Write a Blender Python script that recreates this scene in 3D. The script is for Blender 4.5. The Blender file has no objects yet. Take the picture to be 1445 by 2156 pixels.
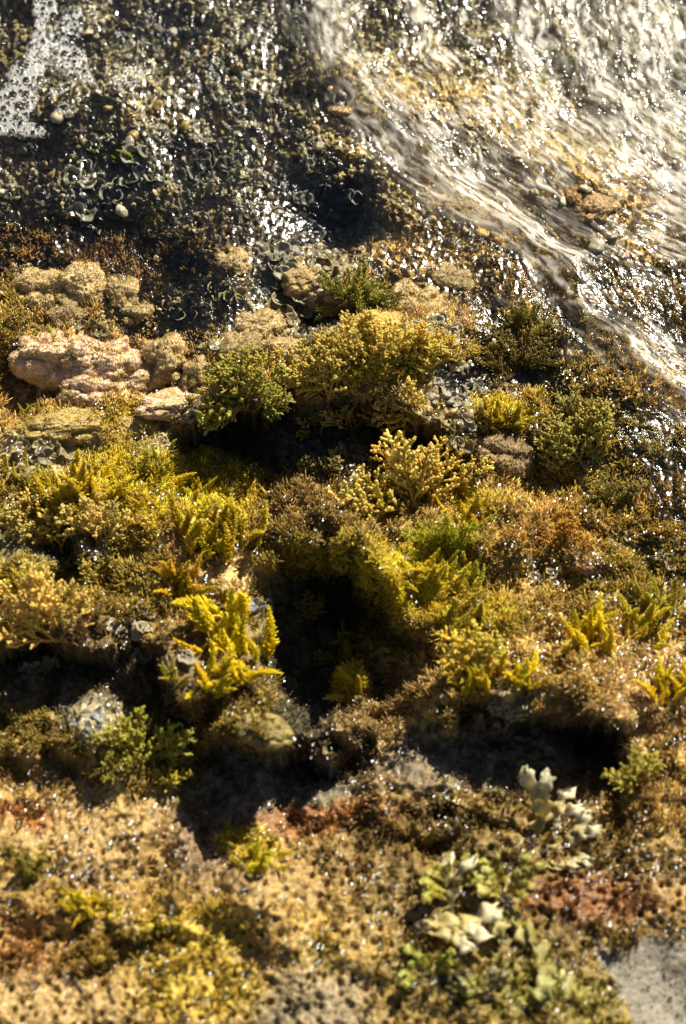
import bpy, math, random
import numpy as np
from mathutils import Vector, Matrix, Quaternion

R = math.radians
sc = bpy.context.scene
COL = sc.collection
random.seed(7)
rng = np.random.default_rng(11)

# ------------------------------------------------------------------ camera, sky, sun, exposure
PITCH = R(48.0)
LENS, SENS, DIST = 100.0, 36.0, 2.072
cam_d = bpy.data.cameras.new('camera')
cam = bpy.data.objects.new('camera', cam_d)
COL.objects.link(cam)
CAM = np.array([0.0, -DIST * math.cos(PITCH), DIST * math.sin(PITCH)])
cam.location = CAM
cam.rotation_euler = (R(90) - PITCH, 0, 0)
cam_d.sensor_fit = 'VERTICAL'
cam_d.sensor_height = SENS
cam_d.sensor_width = 24
cam_d.lens = LENS
cam_d.clip_start = 0.05
cam_d.clip_end = 60
cam_d.dof.use_dof = True
cam_d.dof.focus_distance = 2.13
cam_d.dof.aperture_fstop = 4.6
sc.camera = cam

SUN_EL, SUN_AZ = R(49), R(38)            # azimuth measured from straight behind the rock towards the right
SUN = np.array([math.cos(SUN_EL) * math.sin(SUN_AZ), math.cos(SUN_EL) * math.cos(SUN_AZ), math.sin(SUN_EL)])
world = bpy.data.worlds.new('World')
sc.world = world
world.use_nodes = True
wn = world.node_tree.nodes
sky = wn.new('ShaderNodeTexSky')
sky.sky_type = 'NISHITA'
sky.sun_disc = False
sky.sun_elevation = SUN_EL
sky.sun_rotation = SUN_AZ
sky.air_density = 0.6
sky.dust_density = 0.8
world.node_tree.links.new(sky.outputs[0], wn['Background'].inputs[0])
wn['Background'].inputs[1].default_value = 0.05
sl = bpy.data.lights.new('sun', 'SUN')
sl.energy = 5.0
sl.angle = R(0.5)
sl.color = (1.0, 0.94, 0.79)
so = bpy.data.objects.new('sun', sl)
COL.objects.link(so)
so.rotation_euler = Vector(SUN).to_track_quat('Z', 'Y').to_euler()
sc.view_settings.view_transform = 'Standard'
sc.view_settings.look = 'None'
sc.view_settings.exposure = 1.1
sc.view_settings.gamma = 1.0
sc.cycles.transparent_max_bounces = 12

# ------------------------------------------------------------------ numeric helpers
FPX = 2156 * LENS / SENS
C_R = np.array([1.0, 0, 0])
C_U = np.array([0, math.sin(PITCH), math.cos(PITCH)])
C_F = np.array([0, math.cos(PITCH), -math.sin(PITCH)])
PXM = FPX / DIST                          # photo pixels in a metre at the middle of the picture
KSL = 0.20                                # mean slope of the shelf


def project(P):
    q = P - CAM
    f = q @ C_F
    return 722.5 + FPX * (q @ C_R) / f, 1078 - FPX * (q @ C_U) / f, f


def hash2(ix, iy, seed):
    h = (ix.astype(np.int64) * 374761393 + iy.astype(np.int64) * 668265263 + seed * 974634541) & 0xFFFFFFFF
    h = ((h ^ (h >> 13)) * 1274126177) & 0xFFFFFFFF
    h = ((h ^ (h >> 16)) * 2246822519) & 0xFFFFFFFF
    return (h ^ (h >> 15)) & 0xFFFFFFFF


def rnd2(ix, iy, seed):
    return hash2(ix, iy, seed) / 4294967295.0


def perlin(x, y, seed=0):
    x0 = np.floor(x); y0 = np.floor(y)
    fx = x - x0; fy = y - y0
    ix = x0.astype(np.int64); iy = y0.astype(np.int64)
    ux = fx * fx * fx * (fx * (fx * 6 - 15) + 10)
    uy = fy * fy * fy * (fy * (fy * 6 - 15) + 10)

    def g(dx, dy):
        a = rnd2(ix + dx, iy + dy, seed) * 2 * math.pi
        return np.cos(a) * (fx - dx) + np.sin(a) * (fy - dy)
    a = g(0, 0) * (1 - ux) + g(1, 0) * ux
    b = g(0, 1) * (1 - ux) + g(1, 1) * ux
    return (a * (1 - uy) + b * uy) * 1.5


def fbm(x, y, seed=0, octv=4, gain=0.5):
    s = np.zeros_like(x); a = 1.0; t = 0
    for o in range(octv):
        s += a * perlin(x * 2 ** o + 17.3 * o, y * 2 ** o - 9.1 * o, seed + o)
        t += a; a *= gain
    return s / t


def worley(x, y, seed=0):
    ix = np.floor(x).astype(np.int64); iy = np.floor(y).astype(np.int64)
    f1 = np.full(x.shape, 9.0); f2 = np.full(x.shape, 9.0); cid = np.zeros(x.shape)
    for dx in (-1, 0, 1):
        for dy in (-1, 0, 1):
            jx = ix + dx; jy = iy + dy
            px = jx + rnd2(jx, jy, seed); py = jy + rnd2(jx, jy, seed + 1)
            d = np.hypot(px - x, py - y)
            near = d < f1
            f2 = np.where(near, f1, np.minimum(f2, d))
            cid = np.where(near, rnd2(jx, jy, seed + 2), cid)
            f1 = np.where(near, d, f1)
    return f1, f2, cid


def sstep(a, b, x):
    t = np.clip((x - a) / (b - a), 0, 1)
    return t * t * (3 - 2 * t)


def blob(u, v, cx, cy, rx, ry, rot=0, soft=0.5):
    """1 inside the ellipse, falling to 0 across its soft edge"""
    c, s = math.cos(R(rot)), math.sin(R(rot))
    a = (u - cx) * c + (v - cy) * s
    b = -(u - cx) * s + (v - cy) * c
    d = np.sqrt((a / rx) ** 2 + (b / ry) ** 2)
    return 1 - sstep(1 - soft, 1 + soft, d)


def box_blur(A, k, n=3):
    for _ in range(n):
        for ax in (0, 1):
            P = np.pad(A, [(k + 1, k) if a == ax else (0, 0) for a in (0, 1)], mode='edge')
            c = np.cumsum(P, axis=ax)
            m = 2 * k + 1
            if ax == 0:
                A = (c[m:, :] - c[:-m, :]) / m
            else:
                A = (c[:, m:] - c[:, :-m]) / m
    return A


def norm(v):
    return v / np.maximum(np.linalg.norm(v, axis=-1, keepdims=True), 1e-9)


def make_mesh(name, V, F, col=None, smooth=True, uv=None, attrs=None):
    """V (n,3); F (m,3) or (m,4)"""
    me = bpy.data.meshes.new(name)
    V = np.ascontiguousarray(V, dtype=np.float32)
    F = np.ascontiguousarray(F, dtype=np.int32)
    k = F.shape[1]
    me.vertices.add(len(V)); me.vertices.foreach_set('co', V.ravel())
    me.loops.add(F.size); me.loops.foreach_set('vertex_index', F.ravel())
    me.polygons.add(len(F))
    me.polygons.foreach_set('loop_start', np.arange(0, F.size, k, dtype=np.int32))
    me.polygons.foreach_set('loop_total', np.full(len(F), k, dtype=np.int32))
    if smooth:
        me.polygons.foreach_set('use_smooth', np.ones(len(F), dtype=bool))
    me.update(calc_edges=True)
    if col is not None:
        a = me.color_attributes.new('Tint', 'FLOAT_COLOR', 'POINT')
        c = np.ones((len(V), 4), dtype=np.float32); c[:, :3] = col
        a.data.foreach_set('color', c.ravel())
    if attrs:
        for an, arr in attrs.items():
            a = me.attributes.new(an, 'FLOAT', 'POINT')
            a.data.foreach_set('value', np.ascontiguousarray(arr, dtype=np.float32))
    if uv is not None:
        l = me.uv_layers.new(name='UVMap')
        l.data.foreach_set('uv', np.ascontiguousarray(uv[F.ravel()], dtype=np.float32).ravel())
    me.validate()
    return me


def link(name, me, mat=None, parent=None, loc=None):
    o = bpy.data.objects.new(name, me)
    COL.objects.link(o)
    if mat is not None and me is not None and not me.materials:
        me.materials.append(mat)
    if parent is not None:
        o.parent = parent
    if loc is not None:
        o.location = loc
    return o


def tag(o, label=None, cat=None, group=None, kind=None):
    if label: o['label'] = label
    if cat: o['category'] = cat
    if group: o['group'] = group
    if kind: o['kind'] = kind
    return o


def frame_of(D):
    D = norm(D)
    ref = np.where(np.abs(D[:, 2:3]) < 0.9, np.array([[0, 0, 1.0]]), np.array([[1.0, 0, 0]]))
    A = norm(np.cross(D, ref)); B = np.cross(D, A)
    return D, A, B


def clubs(P, D, L, Rad, sides=5, prof=((0, .6), (.5, 1.0), (.85, .72)), flat=1.0):
    """N club-shaped branchlets -> verts, tris, owner index per vert"""
    N = len(P)
    D, A, B = frame_of(D)
    k = len(prof); S = sides
    V = np.zeros((N, k * S + 1, 3))
    ang = np.arange(S) * 2 * math.pi / S
    for r, (t, q) in enumerate(prof):
        c = P + D * (L * t)[:, None]
        for s in range(S):
            V[:, r * S + s] = c + (A * math.cos(ang[s]) + B * math.sin(ang[s]) * flat) * (Rad * q)[:, None]
    V[:, k * S] = P + D * L[:, None]
    T = []
    for r in range(k - 1):
        for s in range(S):
            a, b = r * S + s, r * S + (s + 1) % S
            T += [(a, b, b + S), (a, b + S, a + S)]
    for s in range(S):
        T.append(((k - 1) * S + s, (k - 1) * S + (s + 1) % S, k * S))
    T = np.array(T)
    F = (T[None] + (np.arange(N) * (k * S + 1))[:, None, None]).reshape(-1, 3)
    return V.reshape(-1, 3), F, np.repeat(np.arange(N), k * S + 1)


def tube(pts, rads, S=6):
    pts = np.asarray(pts, float); n = len(pts)
    T = norm(np.gradient(pts, axis=0))
    _, A, B = frame_of(T)
    for i in range(1, n):                  # keep the frame from flipping
        if A[i] @ A[i - 1] < 0:
            A[i] *= -1; B[i] *= -1
    ang = np.arange(S) * 2 * math.pi / S
    V = (pts[:, None] + (A[:, None] * np.cos(ang)[None, :, None] + B[:, None] * np.sin(ang)[None, :, None]) * np.asarray(rads)[:, None, None]).reshape(-1, 3)
    F = []
    for i in range(n - 1):
        for s in range(S):
            a = i * S + s; b = i * S + (s + 1) % S
            F += [(a, b, b + S), (a, b + S, a + S)]
    return V, np.array(F)


class Acc:
    def __init__(s): s.V = []; s.F = []; s.C = []; s.n = 0
    def add(s, V, F, C=None):
        s.V.append(V); s.F.append(F + s.n); s.n += len(V)
        s.C.append(np.broadcast_to(np.array([1.0, 1, 1]) if C is None else C, (len(V), 3)))
    def mesh(s, name, smooth=True):
        return make_mesh(name, np.concatenate(s.V), np.concatenate(s.F), np.concatenate(s.C), smooth)


# ------------------------------------------------------------------ materials
def nt(name):
    m = bpy.data.materials.new(name); m.use_nodes = True
    t = m.node_tree; t.nodes.clear()
    out = t.nodes.new('ShaderNodeOutputMaterial')
    return m, t, out


def node(t, typ, **kw):
    n = t.nodes.new(typ)
    for k, v in kw.items():
        if k.startswith('i_'):
            n.inputs[k[2:].replace('_', ' ')].default_value = v
        else:
            setattr(n, k, v)
    return n


def noise(t, scale, detail=3, rough=0.55, vec=None):
    n = node(t, 'ShaderNodeTexNoise', i_Scale=scale, i_Detail=detail, i_Roughness=rough)
    if vec is not None: t.links.new(vec, n.inputs['Vector'])
    return n


def ramp(t, fac, lo, hi, a, b):
    n = node(t, 'ShaderNodeMapRange')
    n.inputs[1].default_value = lo; n.inputs[2].default_value = hi
    n.inputs[3].default_value = a; n.inputs[4].default_value = b
    t.links.new(fac, n.inputs[0])
    return n.outputs[0]


def mulc(t, a, b):
    n = node(t, 'ShaderNodeMix', data_type='RGBA', blend_type='MULTIPLY')
    n.inputs[0].default_value = 1
    t.links.new(a, n.inputs[6])
    if isinstance(b, tuple): n.inputs[7].default_value = b
    else: t.links.new(b, n.inputs[7])
    return n.outputs[2]


def wet_material(name, use_obj=False, nscale=900, var=(0.65, 1.35), bump=0.35, bscale=1100, rough=0.45, coat=0.7, crough=0.12, trans=0.0, dist=0.0012, spec=.5):
    m, t, out = nt(name)
    tc = node(t, 'ShaderNodeTexCoord')
    at = node(t, 'ShaderNodeAttribute', attribute_name='Tint')
    base = at.outputs['Color']
    if use_obj:
        oi = node(t, 'ShaderNodeObjectInfo')
        base = mulc(t, base, oi.outputs['Color'])
    n1 = noise(t, nscale, 4, 0.6, tc.outputs['Object'])
    v = ramp(t, n1.outputs['Fac'], 0.3, 0.7, var[0], var[1])
    cmb = node(t, 'ShaderNodeCombineColor')
    for i in range(3): t.links.new(v, cmb.inputs[i])
    base = mulc(t, base, cmb.outputs[0])
    p = node(t, 'ShaderNodeBsdfPrincipled')
    t.links.new(base, p.inputs['Base Color'])
    p.inputs['Roughness'].default_value = rough
    p.inputs['Specular IOR Level'].default_value = spec
    p.inputs['Coat Weight'].default_value = coat
    p.inputs['Coat Roughness'].default_value = crough
    p.inputs['Coat IOR'].default_value = 1.38
    if bump:
        nb = noise(t, bscale, 3, 0.6, tc.outputs['Object'])
        b = node(t, 'ShaderNodeBump'); b.inputs['Strength'].default_value = bump; b.inputs['Distance'].default_value = dist
        t.links.new(nb.outputs['Fac'], b.inputs['Height'])
        t.links.new(b.outputs[0], p.inputs['Normal'])
        t.links.new(b.outputs[0], p.inputs['Coat Normal'])
    sh = p.outputs[0]
    if trans:
        tr = node(t, 'ShaderNodeBsdfTranslucent')
        t.links.new(base, tr.inputs[0])
        mx = node(t, 'ShaderNodeMixShader'); mx.inputs[0].default_value = trans
        t.links.new(sh, mx.inputs[1]); t.links.new(tr.outputs[0], mx.inputs[2])
        sh = mx.outputs[0]
    t.links.new(sh, out.inputs[0])
    return m


M_ROCK = wet_material('wet_rock', nscale=420, var=(0.5, 1.5), bump=0.6, bscale=700, rough=0.55, coat=0.3, crough=0.10, spec=.2)
M_TURF = wet_material('turf', nscale=600, bump=0, rough=0.5, coat=0.25, crough=0.15, trans=0.3, spec=.25)
M_FROND = wet_material('frond', use_obj=True, nscale=500, var=(0.75, 1.25), bump=0, rough=0.45, coat=0.35, crough=0.12, trans=0.36, spec=.3)
M_FLAT = wet_material('flat_frond', use_obj=True, nscale=350, var=(0.6, 1.35), bump=0.3, bscale=500, rough=0.4, coat=0.8, crough=0.12, trans=0.5)
M_FAN = wet_material('fan_alga', use_obj=True, nscale=500, var=(0.6, 1.3), bump=0.2, rough=0.45, coat=0.5, crough=0.15, trans=0.4)
M_PEB = wet_material('pebble', use_obj=True, nscale=350, var=(0.55, 1.4), bump=0.3, rough=0.4, coat=0.6, crough=0.12)
M_CRUST = wet_material('pink_crust', use_obj=True, nscale=260, var=(0.78, 1.2), bump=0.4, bscale=600, rough=0.55, coat=0.5, crough=0.15, dist=0.0015)

# ------------------------------------------------------------------ the rock shelf
def axis(a, b, step, far, grow=1.16):
    mid = np.arange(a, b, step)
    out = []; x, s = b, step
    while x < far:
        out.append(x); s *= grow; x += s
    lo = []; x, s = a, step
    while x > -far:
        s *= grow; x -= s; lo.append(x)
    return np.concatenate([lo[::-1], mid, out])


STEP = 0.0009
gx = axis(-0.325, 0.325, STEP, 3.0)
gy = axis(-0.50, 0.56, STEP, 3.0)
X, Y = np.meshgrid(gx, gy)
NYG, NXG = X.shape
Z0 = KSL * np.clip(Y, -0.6, 0.8)
u0, v0, _ = project(np.stack([X, Y, Z0], -1).reshape(-1, 3))
u0 = np.clip(u0.reshape(X.shape), -900, 2400); v0 = np.clip(v0.reshape(X.shape), -900, 3200)
jit = fbm(X * 22, Y * 22, 5, 4)
jit2 = fbm(X * 22 + 50, Y * 22, 6, 4)
uw = u0 + 55 * jit2
vw = v0 + 55 * jit

# ledges: (u, v, drop in m) along the lip as it shows in the photograph, then reach above / below in px
LIPS = [
    ([(350, 930, 0), (400, 900, .042), (470, 850, .055), (560, 830, .062), (650, 820, .062), (740, 830, .06), (830, 850, .055), (920, 890, .05), (975, 960, .028), (1010, 1000, 0)], 150, 190),
    ([(560, 1190, 0), (585, 1165, .06), (630, 1150, .10), (740, 1160, .10), (800, 1200, .082), (850, 1270, .055), (900, 1340, .03), (950, 1400, 0)], 120, 290),
    ([(-300, 1330, .035), (0, 1335, .06), (100, 1345, .065), (190, 1340, .05), (300, 1370, .04), (390, 1450, .055), (470, 1480, .03), (560, 1490, 0)], 100, 300),
    ([(360, 1590, 0), (420, 1570, .035), (520, 1575, .05), (640, 1560, .055), (740, 1590, .045), (800, 1640, 0)], 90, 180),
    ([(720, 1500, 0), (770, 1490, .022), (860, 1490, .012), (960, 1500, .022), (1100, 1500, .042), (1230, 1515, .056), (1306, 1530, .056), (1330, 1560, 0)], 140, 230),
    ([(40, 1110, 0), (90, 1090, .03), (160, 1120, .035), (230, 1170, .03), (270, 1210, 0)], 70, 90),
    ([(560, 640, 0), (600, 600, .02), (680, 610, .03), (760, 640, .025), (800, 660, 0)], 80, 90),
    ([(1170, 1200, 0), (1195, 1192, .022), (1250, 1192, .022), (1268, 1200, 0)], 60, 40),
    ([(990, 690, 0), (1040, 700, .018), (1150, 740, .02), (1200, 770, 0)], 70, 70),
    ([(700, 1760, 0), (760, 1700, .012), (900, 1720, .018), (1050, 1700, .01), (1150, 1690, 0)], 90, 110),
    ([(80, 2010, 0), (200, 1985, .012), (330, 1960, .018), (460, 1950, 0)], 60, 80),
    ([(60, 500, 0), (150, 480, .01), (300, 470, .012), (420, 480, 0)], 90, 100),
    ([(600, 440, 0), (680, 400, .02), (770, 420, .016), (810, 440, 0)], 90, 100),
]
lipb = np.clip(.95 + 1.1 * fbm(X * 16, Y * 9, 16, 3), .25, 1.5)
lipn = 105 * fbm(X * 30, Y * 30, 17, 3) + 26 * fbm(X * 70, Y * 70, 15, 4, .6)
Z = Z0.copy()
for pts, La, Lb in LIPS:
    p = np.array(pts, float)
    vl = np.interp(uw, p[:, 0], p[:, 1]); H = np.interp(uw, p[:, 0], p[:, 2]) * lipb
    d = vw - (vl + 300 * H) + lipn
    s = sstep(-20, 20, d)
    up = np.exp(-np.maximum(-d, 0) / La); dn = np.exp(-(np.maximum(d, 0) / Lb) ** 2)
    Z += H * ((1 - s) * 0.45 * up - s * 0.55 * dn)

# single hollows and swellings (u, v, rx, ry, rot, height in m)
for cx, cy, rx, ry, rot, h in [
    (30, 800, 60, 70, 0, -.022), (120, 840, 60, 30, 0, -.018), (330, 1840, 28, 75, 20, -.018), (440, 1780, 70, 90, 0, -.015),
    (1265, 1570, 42, 40, 0, -.02), (1130, 1000, 90, 60, 0, -.012), (690, 480, 80, 60, 0, -.015),
    (1250, 430, 90, 90, 0, .012), (560, 1530, 120, 60, 0, .022), (150, 1560, 170, 50, 0, .012), (850, 740, 130, 60, 0, .018),
    (380, 1070, 140, 110, 0, .012), (1050, 1130, 120, 70, 0, .012), (760, 1230, 60, 40, 0, .008), (1200, 1440, 200, 60, 0, .012),
    (540, 1880, 80, 80, 0, .012), (370, 1850, 30, 70, 15, .012), (600, 1960, 70, 50, 0, .01), (1350, 2080, 120, 110, 0, -.008), (110, 1870, 120, 60, 0, .008),
    (680, 1340, 80, 120, 0, -.025), (640, 1460, 70, 110, 0, -.03), (1290, 830, 90, 60, 0, .01), (930, 250, 200, 70, 20, .01), (250, 250, 130, 70, 0, .008)]:
    Z += h * blob(uw, vw, cx, cy, rx, ry, rot, 0.7)

# where the rock is smooth (pale sand film at the bottom right)
sandm = np.maximum(blob(uw, vw, 1400, 2070, 110, 120, -30, .12), blob(uw, vw, 1310, 2030, 60, 25, 20, .2))
low = sstep(1600, 1850, v0)
wat = 1 - sstep(520, 760, v0 - 0.12 * u0)
rough = (1 - 0.93 * sandm)
Z += rough * (0.011 - .004 * low - .004 * wat) * fbm(X * 30, Y * 30, 21, 4)
f1, f2, cid = worley(X * 75 + 2 * jit, Y * 75, 31)
lump = np.sqrt(np.clip(1 - f1 * f1 * 1.2, 0, 1))
Z += rough * (0.0075 - .0035 * wat) * (lump - 0.6) * (0.04 + 0.96 * (1 - low)) * sstep(-.3, .3, jit2)
f1b, f2b, cidb = worley(X * 190, Y * 190 + 3 * jit, 41)
Z += rough * (0.0030 - .0022 * low) * (np.sqrt(np.clip(1 - f1b * f1b * 1.3, 0, 1)) - .6)
Z += rough * (0.0024 - .0010 * low) * fbm(X * 260, Y * 260, 51, 3)
pit1, _, pid = worley(X * 130, Y * 130, 61)
pits = sstep(.34, .12, pit1) * (pid > .35) * low
Z -= rough * pits * 0.0045
ridg = 1 - np.abs(fbm(X * 60, Y * 60 + 7, 71, 3)) * 2.2
Z += rough * low * 0.0025 * np.clip(ridg, 0, 1)

# undercut: what stands high leans out towards the viewer
dev = Z - Z0
YS = Y - 0.80 * np.clip(box_blur(dev, 3, 2), -.07, .07)
P0 = np.stack([X, YS, Z], -1).reshape(-1, 3)
U, Vp, Dp = project(P0)
U = np.clip(U, -900, 2400); Vp = np.clip(Vp, -900, 3200)

# colour of rock, crusts and films (linear; darks in the hollows carry shade too)
TAN = (.46, .30, .08); PINK = (.52, .345, .15); YEL = (.58, .425, .012); OLV = (.27, .19, .025); BRN = (.21, .125, .032)
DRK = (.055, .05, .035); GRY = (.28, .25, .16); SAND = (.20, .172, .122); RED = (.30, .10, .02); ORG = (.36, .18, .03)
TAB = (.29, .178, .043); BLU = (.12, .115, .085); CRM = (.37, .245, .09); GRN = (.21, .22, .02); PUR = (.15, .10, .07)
uwp = U + 60 * fbm(P0[:, 0] * 28, P0[:, 1] * 28, 81, 5, .62)
vwp = Vp + 60 * fbm(P0[:, 0] * 28 + 9, P0[:, 1] * 28, 91, 5, .62)
C = np.zeros((len(U), 3))
stops = [(-400, GRY), (350, GRY), (520, BRN), (640, TAN), (900, TAN), (1000, OLV), (1250, OLV), (1400, BRN), (1600, BRN), (1720, TAB), (1950, TAB), (2200, TAB)]
for k in range(3):
    C[:, k] = np.interp(vwp, [s[0] for s in stops], [s[1][k] for s in stops])
# (u, v, rx, ry, rot, colour, strength, turf density)
ZONES = [
    (1210, 1050, 260, 140, 0, (.46, .33, .06), .6, .35), (1150, 900, 200, 80, 0, (.42, .31, .04), .6, .4),
    # under the clear water
    (60, 130, 130, 160, 0, OLV, .6, .05), (420, 200, 380, 230, 0, GRY, .6, 0), (280, 250, 130, 60, 0, TAN, .35, 0), (230, 335, 60, 22, -10, GRN, .9, .3),
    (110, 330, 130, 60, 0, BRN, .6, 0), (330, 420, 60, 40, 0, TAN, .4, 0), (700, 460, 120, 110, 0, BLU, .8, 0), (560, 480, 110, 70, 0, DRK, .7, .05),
    (220, 540, 260, 70, 0, DRK, .75, .35), (120, 520, 150, 50, 0, ORG, .5, .5), (330, 560, 120, 60, 0, ORG, .35, .5), (720, 250, 90, 120, 0, TAN, .55, 0),
    (1000, 200, 420, 260, 20, OLV, .4, 0), (1000, 330, 300, 180, 20, TAN, .55, 0), (1300, 470, 150, 110, 0, TAN, .8, .02), (1230, 440, 60, 50, 0, ORG, .5, 0),
    (1330, 620, 170, 80, 0, OLV, .65, .15), (1300, 720, 160, 60, 0, OLV, .8, .15), (900, 560, 150, 80, 0, TAN, .7, .05), (1400, 400, 80, 100, 0, CRM, .5, 0),
    # tan and pink band
    (150, 640, 160, 65, 0, TAN, .8, .3), (30, 660, 60, 70, 0, OLV, .7, .35), (50, 800, 70, 60, 0, DRK, .8, .2), (250, 780, 260, 80, 0, PINK, .8, .06),
    (380, 770, 80, 70, 0, TAN, .7, .2), (560, 650, 150, 70, 0, GRY, .6, .05), (450, 630, 120, 60, 0, GRY, .5, .03), (540, 740, 90, 50, 0, TAN, .7, .2),
    (690, 690, 90, 70, 0, BLU, .8, .05), (380, 840, 120, 40, 0, PINK, .8, .05), (200, 890, 230, 50, 0, TAN, .7, .25), (250, 900, 110, 40, 0, YEL, .5, .4),  # blue-grey below the round bush is its shade painted on
    (100, 950, 120, 50, 0, GRY, .6, .05), (340, 930, 90, 40, 0, GRY, .4, .15), (780, 720, 90, 40, 0, ORG, .55, .4), (800, 760, 140, 50, 0, YEL, .8, .7),
    (930, 690, 130, 90, 0, TAN, .6, .1), (960, 830, 80, 100, 0, GRY, .55, .03), (1080, 720, 110, 60, 0, OLV, .8, .4), (1060, 790, 90, 40, 0, DRK, .7, .3),
    (1060, 870, 70, 35, 0, YEL, .9, .6), (1050, 960, 90, 70, 0, BRN, .8, .3), (1220, 850, 110, 80, 0, OLV, .5, .4), (1330, 930, 70, 110, 0, OLV, .5, .2),
    (1400, 960, 70, 90, 0, OLV, .7, .3), (1250, 1030, 140, 60, 0, OLV, .35, .35),
    # beneath the first ledge, its dark shade put into the wall colour
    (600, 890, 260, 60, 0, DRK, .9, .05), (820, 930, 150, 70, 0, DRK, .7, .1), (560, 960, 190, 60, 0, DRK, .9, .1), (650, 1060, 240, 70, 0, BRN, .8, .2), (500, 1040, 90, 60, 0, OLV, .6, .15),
    # left yellow slope
    (300, 1040, 180, 90, 0, YEL, .75, .6), (450, 1080, 80, 100, 0, YEL, .8, .35), (380, 1200, 45, 50, 0, ORG, .6, .5), (420, 1150, 100, 50, 0, PINK, .4, .2),
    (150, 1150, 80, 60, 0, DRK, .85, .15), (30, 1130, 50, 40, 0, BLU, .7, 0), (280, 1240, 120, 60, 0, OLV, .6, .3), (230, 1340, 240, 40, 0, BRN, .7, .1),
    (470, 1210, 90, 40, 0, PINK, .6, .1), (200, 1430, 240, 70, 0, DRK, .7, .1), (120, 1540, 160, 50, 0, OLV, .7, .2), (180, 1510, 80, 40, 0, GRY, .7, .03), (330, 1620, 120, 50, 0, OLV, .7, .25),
    # middle
    (690, 1180, 90, 45, 0, YEL, .9, .8), (850, 1230, 170, 70, 0, YEL, .8, .75), (960, 1130, 80, 60, 0, OLV, .6, .5), (1050, 1080, 130, 70, 0, TAN, .6, .3),
    (990, 1060, 40, 30, 0, YEL, .8, .6), (1180, 1120, 120, 50, 0, ORG, .6, .5), (1110, 1220, 140, 80, 0, TAN, .7, .3), (1320, 1130, 140, 110, 0, OLV, .3, .35), (1400, 1060, 90, 70, 0, ORG, .4, .35),
    (1290, 1240, 90, 40, 0, OLV, .5, .3), (960, 1330, 120, 80, 0, YEL, .65, .6), (1100, 1420, 170, 80, 0, TAN, .65, .35), (1290, 1400, 190, 110, 0, TAN, .85, .4), (1380, 1460, 100, 120, 0, PINK, .6, .35),
    (670, 1370, 130, 200, 0, DRK, .92, .05), (850, 1380, 90, 80, 0, BRN, .7, .25), (740, 1350, 60, 30, 0, OLV, .7, .4), (740, 1440, 45, 30, 0, YEL, .8, .7), (920, 1440, 60, 90, 0, TAN, .7, .3),  # blackness of the deep hole: shade laid into the rock colour
    (560, 1510, 110, 60, 0, OLV, .7, .3), (570, 1660, 190, 80, 0, BLU, .85, .05), (640, 1500, 60, 60, 0, DRK, .8, .1),  # dark hole floors have their shade put into the colour
    (850, 1560, 120, 60, 0, PUR, .7, .1), (830, 1520, 120, 50, 0, TAN, .5, .25), (1150, 1590, 190, 90, 0, DRK, .8, .08), (950, 1620, 130, 60, 0, BLU, .6, .05), (1080, 1490, 40, 30, 0, BLU, .6, 0),  # dark of the right hollow is ledge shade painted on the rock
    # bottom rock
    (200, 1760, 230, 90, 0, CRM, .55, .04), (40, 1720, 90, 26, 0, RED, .7, .1), (160, 1840, 80, 40, 0, BRN, .7, .2), (180, 1900, 60, 24, 20, YEL, .9, .5), (60, 1820, 60, 30, 0, OLV, .7, .3),
    (450, 1770, 110, 90, 0, PUR, .75, .03), (540, 1790, 60, 36, -20, YEL, .9, .6), (780, 1790, 220, 100, 0, BRN, .8, .12), (700, 1720, 160, 30, 0, RED, .6, .08), (600, 1870, 90, 60, 0, CRM, .4, .02),  # purple dark patch is shade painted into the hollow
    (90, 1990, 130, 70, 0, ORG, .5, .3), (60, 2000, 60, 60, 0, RED, .4, .2), (300, 1990, 150, 60, 0, OLV, .6, .35), (420, 1960, 120, 60, 0, YEL, .45, .3), (110, 2110, 170, 60, 0, CRM, .8, .03),
    (430, 2090, 130, 60, 0, YEL, .4, .2), (680, 2110, 110, 80, 0, SAND, .6, .02), (560, 2120, 60, 50, 0, DRK, .4, .05), (760, 1960, 160, 90, 0, TAN, .5, .05), (680, 2000, 50, 30, 0, OLV, .7, .3),
    (1100, 1850, 340, 190, 0, (.15, .095, .02), .92, .3), (1250, 1890, 190, 55, 0, (.20, .07, .018), .75, .2), (1200, 1750, 140, 60, 0, ORG, .2, .35), (1380, 1660, 80, 130, 0, TAN, .5, .35), (1390, 1830, 80, 60, 0, BRN, .5, .15),
    (1000, 2050, 200, 100, 0, (.18, .125, .022), .85, .3), (950, 2060, 60, 40, 0, DRK, .7, .1), (1210, 2110, 150, 70, 0, (.19, .135, .02), .9, .25), (1130, 2090, 120, 60, 0, GRN, .3, .2), (1420, 1880, 40, 30, 0, CRM, .5, 0),
]
dens = np.full(len(U), 0.10)
dens *= sstep(480, 620, vwp)
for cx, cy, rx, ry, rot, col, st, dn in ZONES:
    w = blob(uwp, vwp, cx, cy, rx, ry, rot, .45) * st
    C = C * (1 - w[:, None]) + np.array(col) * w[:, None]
    dens = dens * (1 - w / st) + dn * (w / st)
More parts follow.
